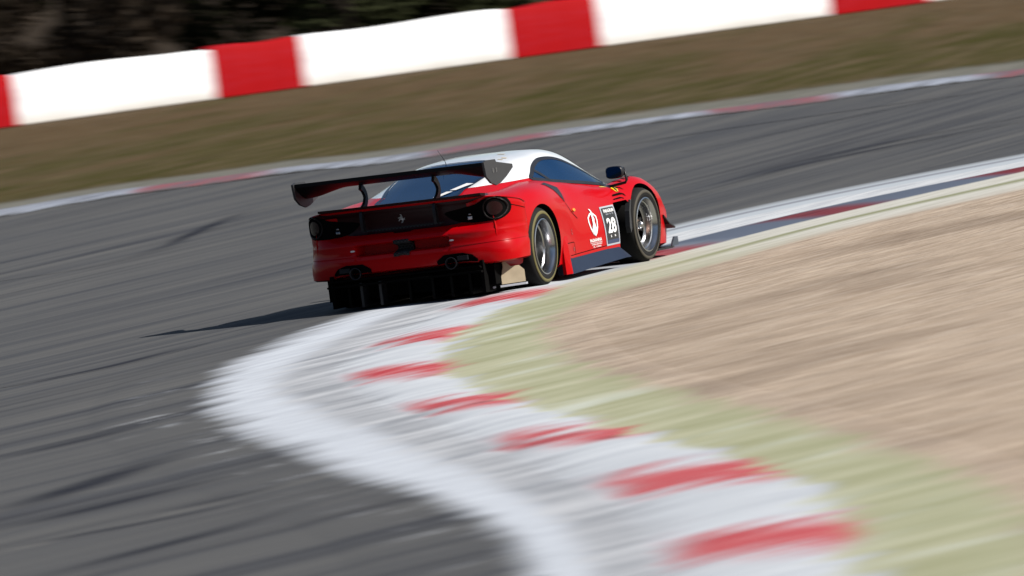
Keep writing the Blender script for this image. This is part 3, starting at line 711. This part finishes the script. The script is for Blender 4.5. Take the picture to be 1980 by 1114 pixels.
# tail lights: teardrop recess, round lens and ring
for sx in (-1, 1):
    tear = smoothpoly([(sx * a, b) for a, b in ((.41,.775),(.47,.715),(.55,.68),(.68,.662),(.80,.662),(.90,.672),(.955,.715),(.968,.79),(.94,.855),(.87,.876),(.79,.862),(.70,.825),(.56,.80))], 80)
    tl = decal('tail_light', rear, 'y', [tear], m_blk, .007, step=.03)
    cx, cz = .862 * sx, .772
    def circ(r, q=28, cx=cx, cz=cz): return [(cx + r * math.cos(2 * math.pi * k / q) * .95, cz + r * math.sin(2 * math.pi * k / q)) for k in range(q)]
    decal('light_ring', rear, 'y', [circ(.100), circ(.088)], m_wing_dark, .018, parent=tl, step=.02, thick=.014)
    decal('lens', rear, 'y', [circ(.062)], m_lred, .012, parent=tl, step=.02)
    decal('reversing_lamp', rear, 'y', [[(sx*.615,.695),(sx*.655,.695),(sx*.655,.722),(sx*.615,.722)]], m_steel if sx < 0 else m_ink, .016, parent=tl, step=.02, thick=.01)
    decal('lamp_reflector', rear, 'y', [[(sx*.62,.735),(sx*.65,.735),(sx*.645,.748),(sx*.625,.748)]], m_steel, .016, parent=tl, step=.02, thick=.01)
    decal('marker_light', rear, 'y', [[(sx*.475+.022*math.cos(a*.5236), .535+.008*math.sin(a*.5236)) for a in range(12)]], m_ink, .004, step=.03)

# panel gap behind the wheel, quarter of the tail
def strip_decal(name, bvh, axis, path, w, mat, off=.003, parent=None):
    p = catmull(path, 16) if len(path) > 2 else np.array(path); g = np.gradient(p, axis=0); g /= np.linalg.norm(g, axis=1)[:, None]
    nn = np.stack([-g[:, 1], g[:, 0]], 1) * w / 2
    return decal(name, bvh, axis, [[tuple(q) for q in p + nn] + [tuple(q) for q in (p - nn)[::-1]]], mat, off, parent, step=.04)
for ax in ('x', '-x'):
    strip_decal('panel_gap', side, ax, [(-.70,.80),(-.60,.775),(-.46,.745),(-.33,.722)], .006, m_blk)
    # side scoop ahead of the rear wheel
    decal('side_intake', side, ax, [[(.44,.895),(.62,.90),(.90,.835),(.885,.77),(.84,.695),(.78,.74),(.66,.82),(.54,.865)]], m_carb, .004)
    strip_decal('door_gap', side, ax, [(.845,.69),(.93,.61),(1.02,.555),(1.06,.53)], .007, m_blk)
    strip_decal('door_seam', side, ax, [(.56,.33),(.80,.33),(.84,.32),(.845,.22)], .006, m_blk)
    strip_decal('sill_gap', side, ax, [(.70,.215),(1.3,.225),(2.0,.235)], .006, m_blk)
    mk = decal('marker_light', side, ax, [[(1.01+.03*math.cos(a*.5236), .612+.015*math.sin(a*.5236)) for a in range(12)]], m_orange, .014, step=.02, thick=.02)
    for z in (.43, .40, .27, .25): decal('fastener', side, ax, [[(.80,z),(.816,z),(.816,z+.016),(.80,z+.016)]], m_steel, .005)
    # louvres over and behind the front wheel
    for k, (a, b, z0, h) in enumerate(((2.12,2.36,.655,.016),(2.10,2.32,.622,.010),(2.22,2.40,.715,.012))):
        decal('louvre', side, ax, [[(a,z0),(b-.05,z0+.004),(b,z0-.02),(b-.02,z0+h-.006),(b-.08,z0+h+.008),(a,z0+h)]], m_blk, .004, step=.03)
for sx in (-1, 1):
    for k in range(4):
        y = 2.50 + .11 * k
        decal('louvre', side, 'z', [[(sx*.66,y),(sx*.86,y+.01),(sx*.87,y+.04),(sx*.66,y+.035)]], m_blk, .004, step=.03)

# yellow shield badges on the front wing
shield = [(-.03,.035),(.03,.035),(.032,.0),(.02,-.03),(0,-.045),(-.02,-.03),(-.032,.0)]
for ax in ('x', '-x'):
    b_ = decal('shield_badge', side, ax, [[(2.26+x*1.3, .712+z*.6) for x, z in shield]], m_yellow, .005, step=.02)
    decal('badge_emblem', side, ax, [[(2.26-x*.6, .714+z*.36) for x, z in horse]], m_inkb, .008, parent=b_, step=.02)
    decal('yellow_label', side, ax, [[(2.08,.752),(2.19,.742),(2.19,.756),(2.09,.768)]], m_yellow, .005, step=.03)

# ---- writing
def text_on(name, s, box, mat, bvh, ax, off, parent, bold=.0, flip=False):
    cu = bpy.data.curves.new('text', 'FONT'); cu.body = s; cu.offset = bold; cu.resolution_u = 3
    o = bpy.data.objects.new('text', cu); COL.objects.link(o); dgx = bpy.context.evaluated_depsgraph_get()
    me = bpy.data.meshes.new_from_object(o.evaluated_get(dgx)); bpy.data.objects.remove(o)
    A = np.array([v.co[:2] for v in me.vertices]); lo, hi = A.min(0), A.max(0)
    (a0, b0, a1, b1) = box; U = (A - lo) / (hi - lo)
    pts = [((a1 - (a1 - a0) * u) if flip else (a0 + (a1 - a0) * u), b0 + (b1 - b0) * v) for u, v in U]
    V3 = project(bvh, ax, pts, off); Fs = [tuple(p.vertices) for p in me.polygons]
    if flip: Fs = [f[::-1] for f in Fs]
    bpy.data.meshes.remove(me)
    return mesh(name, V3, Fs, mat, parent, smooth=False)
def rect(a0, b0, a1, b1): return [(a0, b0), (a1, b0), (a1, b1), (a0, b1)]
for ax in ('x', '-x'):
    fl = ax == '-x'
    M_ = (lambda a: a) if not fl else (lambda a: a)
    pn = decal('number_panel', side, ax, [rect(1.69, .225, 2.035, .585)], m_grey, .004, step=.04)
    decal('panel_field', side, ax, [rect(1.715, .272, 2.01, .57)], m_inkb, .006, parent=pn, step=.04)
    decal('panel_foot', side, ax, [rect(1.715, .243, 2.01, .276)], m_navy, .008, parent=pn, step=.04)
    text_on('number', '28', (1.755, .335, 1.965, .475), m_ink, side, ax, .010, pn, .03, fl)
    text_on('lettering', 'PARAGRUM', (1.745, .525, 1.985, .557), m_ink, side, ax, .010, pn, .03, fl)
    for tx, a0_, a1_ in (('TRIO', 1.775, 1.85), ('TO', 1.87, 1.905), ('TR', 1.925, 1.96)):
        text_on('lettering', tx, (a0_, .503, a1_, .515), m_grey, side, ax, .010, pn, .02, fl)
    for tx, a0_, a1_ in (('S', 1.80, 1.825), ('N', 1.90, 1.925)): text_on('lettering', tx, (a0_, .297, a1_, .318), m_ink, side, ax, .010, pn, .04, fl)
    # shield-and-flame crest with its lines of lettering
    Q = (lambda p: [(1.435 + (-a if fl else a) * 1.0, b) for a, b in p])
    outer = [(-.01,.556),(-.05,.548),(-.115,.515),(-.12,.47),(-.095,.41),(-.05,.36),(0,.335),(.05,.36),(.095,.41),(.12,.47),(.115,.515),(.05,.548),(.01,.556)]
    inn_ = [(-.005,.537),(-.045,.53),(-.09,.508),(-.095,.47),(-.073,.42),(-.035,.375),(0,.355),(.035,.375),(.073,.42),(.095,.47),(.09,.508),(.045,.53),(.005,.537)]
    cr_ = decal('crest', side, ax, [Q(outer), Q(inn_)], m_ink, .004, step=.03)
    decal('crest_flame', side, ax, [Q([(-.05,.592),(-.015,.588),(.02,.565),(.015,.545),(.03,.515),(.045,.49),(.03,.47),(.05,.41),(.03,.36),(0,.335),(-.045,.37),(-.06,.40),(-.02,.45),(-.015,.50),(-.015,.545),(-.01,.565),(-.03,.58)])], m_ink, .007, parent=cr_, step=.03)
    text_on('lettering', 'PAGHANINA', (1.27, .288, 1.575, .318), m_ink, side, ax, .005, cr_, .03, fl)
    decal('rule', side, ax, [rect(1.27, .278, 1.58, .281)], m_ink, .005, parent=cr_, step=.05)
    text_on('lettering', 'STERGEHEN', (1.30, .258, 1.565, .271), m_ink, side, ax, .005, cr_, .01, fl)
    text_on('lettering', 'VIL. TORRIS', (1.33, .236, 1.54, .250), m_ink, side, ax, .005, cr_, .01, fl)
for a, b, c_, d in ((.26, 1.02, .33, 1.06), (.38, .80, .43, .83), (.37, .73, .42, .75)):
    decal('roof_sticker', cab, 'z', [rect(a, b, c_, d)], m_tan, .004, step=.03)

# ---- side skirts
for sx in (-1, 1):
    V = []; pts = [(.52,.985,.055,.26),(.56,1.0,.055,.24),(.70,1.01,.06,.19),(1.2,1.0,.075,.195),(1.7,.99,.085,.20),(2.0,.985,.09,.205),(2.06,1.02,.092,.15)]
    for y, x, z0, z1 in pts:
        V += [(sx * (x + .025), y, z0), (sx * (x - .035), y, z1), (sx * (x - .09), y, z1), (sx * (x - .09), y, z0)]
    Fa = []
    for k in range(len(pts) - 1):
        for j in range(4): a = k * 4 + j; b = k * 4 + (j + 1) % 4; Fa.append((a, b, b + 4, a + 4))
    Fa += [(3, 2, 1, 0), tuple(len(pts) * 4 - 4 + j for j in range(4))]
    sk = mesh('side_skirt', V, Fa, N('satin_skirt', .4, base=(.010, .016, .036), coat=.05, spec=.2).m, P, sharp=30)
    V = [(sx*x, y, z) for x, y, z in ((1.0,.455,.06),(1.03,.545,.06),(1.012,.545,.30),(.995,.60,.40),(.99,.50,.40),(.995,.455,.26))]
    V += [(v[0] - sx*.03, v[1], v[2]) for v in V]; q = 6
    mesh('skirt_end', V, [(0,1,2,3,4,5),(11,10,9,8,7,6)] + [(k, (k+1)%q, q+(k+1)%q, q+k) for k in range(q)], m_red, P, smooth=False)

# ---- wheels
def lathe(prof, seg=64):
    V = []; Fa = []
    for x, r in prof:
        for k in range(seg): a = 2 * math.pi * k / seg; V.append((x, r * math.cos(a), r * math.sin(a)))
    for i in range(len(prof) - 1):
        for k in range(seg): Fa.append((i*seg+k, i*seg+(k+1)%seg, (i+1)*seg+(k+1)%seg, (i+1)*seg+k))
    return V, Fa
def box(x0, x1, y0, y1, z0, z1):
    return [(x0,y0,z0),(x1,y0,z0),(x1,y1,z0),(x0,y1,z0),(x0,y0,z1),(x1,y0,z1),(x1,y1,z1),(x0,y1,z1)], [(0,3,2,1),(4,5,6,7),(0,1,5,4),(1,2,6,5),(2,3,7,6),(3,0,4,7)]
def wheel(sx, y, front):
    r = .345 if front else .355; w = .30 if front else .315; ro = .248
    w_e = empty('wheel', (0, 0, 0)); w_e.parent = P; w_e.location = (sx * 1.0 if not front else sx * .995, y, r - .002)
    if front: w_e.rotation_euler = (0, R(2.0) * sx, R(-2.5))
    else: w_e.rotation_euler = (0, R(1.2) * sx, 0)
    mir = lambda pr: [(x * sx, q) for x, q in pr]
    prof = [(-.03,ro-.004),(-.006,ro+.008),(0,ro+.03),(-.002,ro+.05),(-.006,ro+.072),(-.02,r-.016),(-.04,r-.004),(-.07,r),(-w+.07,r),(-w+.03,r-.006),(-w+.01,r-.03),(-w,ro+.05),(-w+.02,ro)]
    mesh('tyre', *lathe(mir(prof), 80), m_rub, w_e, sharp=60)
    tr_ = [o for o in w_e.children][-1]
    mesh('sidewall_band', *lathe(mir([(.0015,ro+.045),(.004,ro+.05),(.001,ro+.064),(-.004,ro+.073),(-.008,ro+.072)]), 80), m_yel if not front else m_yel2, tr_)
    dep = .20 if not front else .10
    rim = mesh('rim', *lathe(mir([(-.03,ro-.002),(-.002,ro+.004),(.002,ro-.006),(-.012,ro-.012),(-.03,ro-.022),(-dep*.45,ro-.026),(-dep*.5,ro-.036),(-dep,ro-.042),(-dep-.004,ro-.06),(-dep-.01,ro-.075)]), 80), m_alu, w_e, sharp=35)
    parts = []
    for k in range(10):
        a = 2 * math.pi * k / 10; v, f = box(-.035, 0, -.011, .011, .045, ro - .05)
        # spokes dish inwards
        v = [((-dep - .012 + x - (.03 if front else .02) * (1 - z / ro)) * sx, yy_ * (1.6 - z * 2), z) for x, yy_, z in v]
        v = [(x, yy_ * math.cos(a) - z * math.sin(a), yy_ * math.sin(a) + z * math.cos(a)) for x, yy_, z in v]; parts.append((v, f))
    mesh('spokes', *join(parts), m_spk, rim, smooth=False)
    mesh('brake_disc', *lathe(mir([(-dep-.10,.02),(-dep-.07,.17),(-dep-.07,.185),(-dep-.10,.185)]), 48), N('brake_iron', .5, .5, base=(.03, .027, .026)).m, w_e)
    mesh('wheel_back', *lathe(mir([(-dep-.13,.01),(-dep-.13,ro-.03),(-w+.03,ro-.02)]), 48), m_blk, w_e)
    hb = mesh('hub', *lathe(mir([(-dep-.06,.085),(-dep-.02,.08),(-dep+.0,.055),(-dep+.01,.05),(-dep+.012,.03)]), 40), m_brn if front else m_spk, w_e, sharp=40)
    mesh('centre_nut', *lathe(mir([(-dep,.04),(-dep+.035,.036),(-dep+.055,.026),(-dep+.062,.012),(-dep+.06,.0001)]), 24), m_alu, hb)
for sx in (-1, 1):
    wheel(sx, 0, False); wheel(sx, 2.72, True)

# winglet and fender edge behind the front wheel
for sx in (-1, 1):
    pts = [(2.30,.30),(2.335,.34),(2.35,.50),(2.40,.60),(2.37,.60),(2.315,.50),(2.285,.36)]
    V = [(sx*.985, y, z) for y, z in pts] + [(sx*.94, y, z) for y, z in pts]; q = len(pts)
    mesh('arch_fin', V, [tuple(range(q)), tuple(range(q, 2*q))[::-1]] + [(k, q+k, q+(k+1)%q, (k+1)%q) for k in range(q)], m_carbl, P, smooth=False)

# ---- rear wing
WG = empty('rear_wing', (0, 0, 0)); WG.parent = P
def airfoil(xw):
    e = sm1(abs(xw), .5, .88); te_z, le_z = 1.160 + .010 * e, 1.132 - .040 * e; th = .020 + .014 * e; te_y, le_y = -1.02, -.62
    up_, lo_ = [], []
    for k in range(15):
        t_ = k / 14; y = le_y + (te_y - le_y) * t_; zc = le_z + (te_z - le_z) * (t_ ** 1.7) - (.012 + .026 * e) * math.sin(math.pi * t_) ** .9
        hh = th * math.sqrt(t_) * (1 - t_) * 1.7 + .003
        up_.append((xw, y, zc + hh * .6)); lo_.append((xw, y, zc - hh))
    return up_ + lo_[::-1]
V = []; Fa = []; secs = 33
for k in range(secs): V += airfoil(-.905 + 1.81 * k / (secs - 1))
n = 30
for k in range(secs - 1):
    for j in range(n): a = k*n+j; b = k*n+(j+1) % n; Fa.append((a, b, b+n, a+n))
m_wing = N('satin_black_wing', .5, base=(.005, .005, .006), spec=.12).m
mesh('wing_plane', V, Fa, m_wing, WG, sharp=40)
V, Fa = box(-.9, .9, -1.034, -1.012, 1.158, 1.19); mesh('gurney_flap', V, Fa, m_wing, WG, smooth=False)
EP = [(-1.06,1.19),(-.985,1.205),(-.77,1.20),(-.75,1.175),(-.36,1.13),(-.355,1.10),(-.54,1.03),(-.70,.985),(-.80,.97),(-.93,1.0),(-1.03,1.06)]
for sx in (-1, 1):
    V = [(sx*.905, y, z) for y, z in EP] + [(sx*.925, y, z) for y, z in EP]; q = len(EP)
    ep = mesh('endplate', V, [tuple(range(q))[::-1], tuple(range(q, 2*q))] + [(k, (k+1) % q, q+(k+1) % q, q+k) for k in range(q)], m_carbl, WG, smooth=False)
    for yb in (-.86, -.78): 
        V, Fa = box(sx*.926 - .003, sx*.926 + .003, yb - .014, yb + .014, 1.085, 1.125); mesh('endplate_bolt', V, Fa, m_steel, ep, smooth=False)
    # curved mount
    path = [(-.90,.70),(-.91,.80),(-.885,.88),(-.80,.93),(-.755,1.0),(-.80,1.07),(-.86,1.10)]
    c_ = catmull(path, 24); g_ = np.gradient(c_, axis=0); g_ /= np.linalg.norm(g_, axis=1)[:, None]; nn = np.stack([-g_[:, 1], g_[:, 0]], 1) * .028
    L1 = [tuple(v) for v in c_ + nn] + [tuple(v) for v in (c_ - nn)[::-1]]; q = len(L1)
    V = [(sx*.35 - .013, y, z) for y, z in L1] + [(sx*.35 + .013, y, z) for y, z in L1]
    Fs_ = []
    h_ = q // 2
    for k in range(h_ - 1):
        Fs_ += [(k, k+1, q-2-k, q-1-k), (q+k, 2*q-1-k, 2*q-2-k, q+k+1)]
    Fs_ += [(k, q+k, q+(k+1) % q, (k+1) % q) for k in range(q)]
    mesh('wing_mount', V, Fs_, m_carb, WG, smooth=False)

# ---- tail underside, exhausts, diffuser
V, Fa = box(-.80, .80, -.80, .5, .10, .34); mesh('underbody', V, Fa, m_blk, P, smooth=False)
DF = mesh('diffuser', [(-.72,-.95,.29),(.72,-.95,.29),(.72,-.1,.06),(-.72,-.1,.06),(-.72,-.95,.275),(.72,-.95,.275),(.72,-.1,.045),(-.72,-.1,.045)], [(0,1,2,3),(7,6,5,4),(0,4,5,1),(1,5,6,2),(2,6,7,3),(3,7,4,0)], m_blk, P, smooth=False)
for x, ln in ((-.58,.0), (-.43,.03), (-.25,.03), (.0,0), (.25,.03), (.43,.03), (.58,.0)):
    V, Fa = box(x - .012, x + .012, -.86 - ln * 2.5, -.2, .035, .25); 
    mesh('diffuser_fin', V, Fa, N('fin_carbon', .35, base=(.02, .02, .022) if x in (-.43, -.25) else (.003, .003, .003), spec=.5 if x in (-.43, -.25) else .05).m, DF, smooth=False)
for x in (-.72, .72):
    V, Fa = box(x - .015, x + .015, -.90, -.2, .04, .33); mesh('diffuser_wall', V, Fa, m_blk, DF, smooth=False)
V, Fa = box(-.74, .74, -.975, -.93, .225, .243); mesh('diffuser_lip', V, Fa, m_blk, DF, smooth=False)
for sx in (-1, 1):
    ex = mesh('exhaust_tip', *lathe([(0,.055),(-.004,.05),(0,.045),(.08,.045)], 32), m_carb, P); ex.rotation_euler = (0, 0, R(90)); ex.location = (sx*.46 - .0, -.965, .335)
    bx_ = lathe([(.06,.045),(.06,.0001)], 32); mesh('exhaust_bore', *bx_, m_blk, ex)
    hs = [(sx*.31,.29),(sx*.70,.29),(sx*.69,.345),(sx*.645,.39),(sx*.56,.415),(sx*.39,.412),(sx*.315,.365)]
    decal('exhaust_surround', rear, 'y', [hs], m_blk, .006, step=.03)
    V, Fa = box(sx*.565 - .05, sx*.565 + .05, -.945, -.92, .35, .39); mesh('heat_plate', V, Fa, m_carb, P, smooth=False)
    # diffuser side plates, gravel reflection painted in as cream, in front of the wheel
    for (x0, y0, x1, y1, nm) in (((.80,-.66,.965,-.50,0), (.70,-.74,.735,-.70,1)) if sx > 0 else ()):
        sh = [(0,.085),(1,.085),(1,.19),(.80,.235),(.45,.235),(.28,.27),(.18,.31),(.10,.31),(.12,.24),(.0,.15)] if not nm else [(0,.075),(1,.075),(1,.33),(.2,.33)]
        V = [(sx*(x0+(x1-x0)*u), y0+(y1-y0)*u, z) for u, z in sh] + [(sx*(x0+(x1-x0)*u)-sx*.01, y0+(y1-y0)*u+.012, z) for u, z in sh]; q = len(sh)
        pl = mesh('diffuser_side_plate', V, [tuple(range(q)), tuple(range(q, 2*q))[::-1]] + [(k, q+k, q+(k+1) % q, (k+1) % q) for k in range(q)], m_refl, P, smooth=False)
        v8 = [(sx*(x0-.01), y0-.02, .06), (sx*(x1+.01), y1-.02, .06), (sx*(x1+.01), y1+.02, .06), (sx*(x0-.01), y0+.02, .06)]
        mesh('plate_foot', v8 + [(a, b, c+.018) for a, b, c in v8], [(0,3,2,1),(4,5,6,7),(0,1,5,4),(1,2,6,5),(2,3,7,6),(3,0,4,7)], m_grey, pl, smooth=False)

# ---- front splitter, dive planes
pts = [(-.95,3.05),(-.97,3.40),(-.93,3.55),(-.70,3.70),(-.3,3.78),(.3,3.78),(.70,3.70),(.93,3.55),(.97,3.40),(.95,3.05)]
q = len(pts); V = [(x, y, .075) for x, y in pts] + [(x, y, .092) for x, y in pts]
SP = mesh('splitter', V, [tuple(range(q)), tuple(range(q, 2*q))[::-1]] + [(k, q+k, q+(k+1) % q, (k+1) % q) for k in range(q)], m_carb, P, smooth=False)
for sx in (-1, 1):
    pts = [(3.38,.093),(3.56,.093),(3.56,.17),(3.47,.175),(3.40,.12)]; V = [(sx*.955, y, z) for y, z in pts] + [(sx*.972, y, z) for y, z in pts]; q = 5
    mesh('splitter_fence', V, [tuple(range(q)), tuple(range(q, 2*q))[::-1]] + [(k, q+k, q+(k+1) % q, (k+1) % q) for k in range(q)], N('fence_carbon', .5, base=(.03, .04, .06)).m, SP, smooth=False)
    pr = [(3.22,.40,.955),(3.32,.32,.965),(3.46,.275,.965),(3.56,.268,.93)]; V = []
    for y, z, x in pr: V += [(sx*(x-.12), y, z), (sx*(x+.03), y, z-.004), (sx*(x+.03), y, z-.018), (sx*(x-.12), y, z-.014)]
    Fa = []
    for k in range(3):
        for j in range(4): a = k*4+j; b = k*4+(j+1) % 4; Fa.append((a, b, b+4, a+4))
    Fa += [(3,2,1,0), (12,13,14,15)]
    mesh('dive_plane', V, Fa, m_carb, P, smooth=False)

# ---- mirrors, antenna, wiper-side details
for sx in (-1, 1):
    arm = join([tube_v([(sx*.74,2.30,.735),(sx*.86,2.29,.745),(sx*1.0,2.27,.765),(sx*1.015,2.27,.79),(sx*1.0,2.29,.85),(sx*.985,2.30,.90)], [.016,.013,.013,.014,.012,.010], 8)])
    mi = mesh('door_mirror', *arm, m_carb, P)
    V = []; Fa = []; nu = 20; ringsy = [(0,.90),(.012,1.0),(.05,.98),(.10,.86),(.14,.60),(.155,.25)]
    for dy, s in ringsy:
        for k in range(nu):
            a = 2 * math.pi * k / nu; ca, sa = math.cos(a), math.sin(a)
            e = lambda v: math.copysign(abs(v) ** .62, v)
            V.append((sx*(.915 + .085 * s * e(ca)), 2.22 + dy, .868 + .058 * s * e(sa)))
    for i in range(len(ringsy) - 1):
        for k in range(nu): Fa.append((i*nu+k, i*nu+(k+1) % nu, (i+1)*nu+(k+1) % nu, (i+1)*nu+k))
    Fa.append(tuple((len(ringsy)-1)*nu+k for k in range(nu)))
    mesh('mirror_shell', V, Fa, m_carb, mi)
    V = [v for v in V[:nu]]; mesh('mirror_glass', [(x, y + .004, z) for x, y, z in V], [tuple(range(nu))[::-1]], N('mirror_silver', .06, 1, base=(.06, .12, .20)).m, mi, smooth=False)
    V, Fa = tube_v([(sx*.755,2.30,.742),(sx*.80,2.40,.715),(sx*.845,2.52,.70)], [.022,.02,.006], 8); mesh('mirror_foot', V, Fa, m_navy, mi)
V, Fa = tube_v([(-.12,.72,1.15),(-.125,.70,1.20),(-.15,.62,1.30)], [.004,.003,.002], 6); mesh('antenna', V, Fa, m_carb, P)

# ---- inside the cabin: seat and roll cage
V, Fa = box(-.62, .62, .3, 2.35, .60, .76); 
mesh('cabin_floor', V, Fa, m_int, P, smooth=False)
cage = [tube_v([(-.60,.55,.78),(-.50,.60,1.05),(-.2,.62,1.12),(.2,.62,1.12),(.50,.60,1.05),(.60,.55,.78)], [.022]*6, 8), tube_v([(-.55,.58,.80),(.42,.60,1.08)], [.018]*2, 8),
        tube_v([(.45,.60,1.06),(.28,-.35,.92)], [.02]*2, 8), tube_v([(-.45,.60,1.06),(-.28,-.35,.92)], [.02]*2, 8), tube_v([(.50,.60,1.05),(.50,1.2,1.08),(.60,1.8,.93),(.66,2.25,.76)], [.02]*4, 8), tube_v([(-.50,.60,1.05),(-.50,1.2,1.08),(-.60,1.8,.93),(-.66,2.25,.76)], [.02]*4, 8)]
mesh('roll_cage', *join(cage), N('cage_paint', .5, base=(.30, .32, .36)).m, P)
sd = [(0,.7),(.2,.7),(.235,.85),(.21,1.0),(.12,1.05),(0,1.06)]
pr = [(-x, z) for x, z in sd[::-1]] + sd[1:]; q = len(pr)
for x0 in (-.30,):
    V = [(x0+x, .88-.05*(z-.7), z) for x, z in pr] + [(x0+x*.9, 1.0-.1*(z-.7), z-.01) for x, z in pr]
    mesh('racing_seat', V, [tuple(range(q)), tuple(range(q, 2*q))[::-1]] + [(k, q+k, q+(k+1) % q, (k+1) % q) for k in range(q)], m_seat, P, smooth=False)
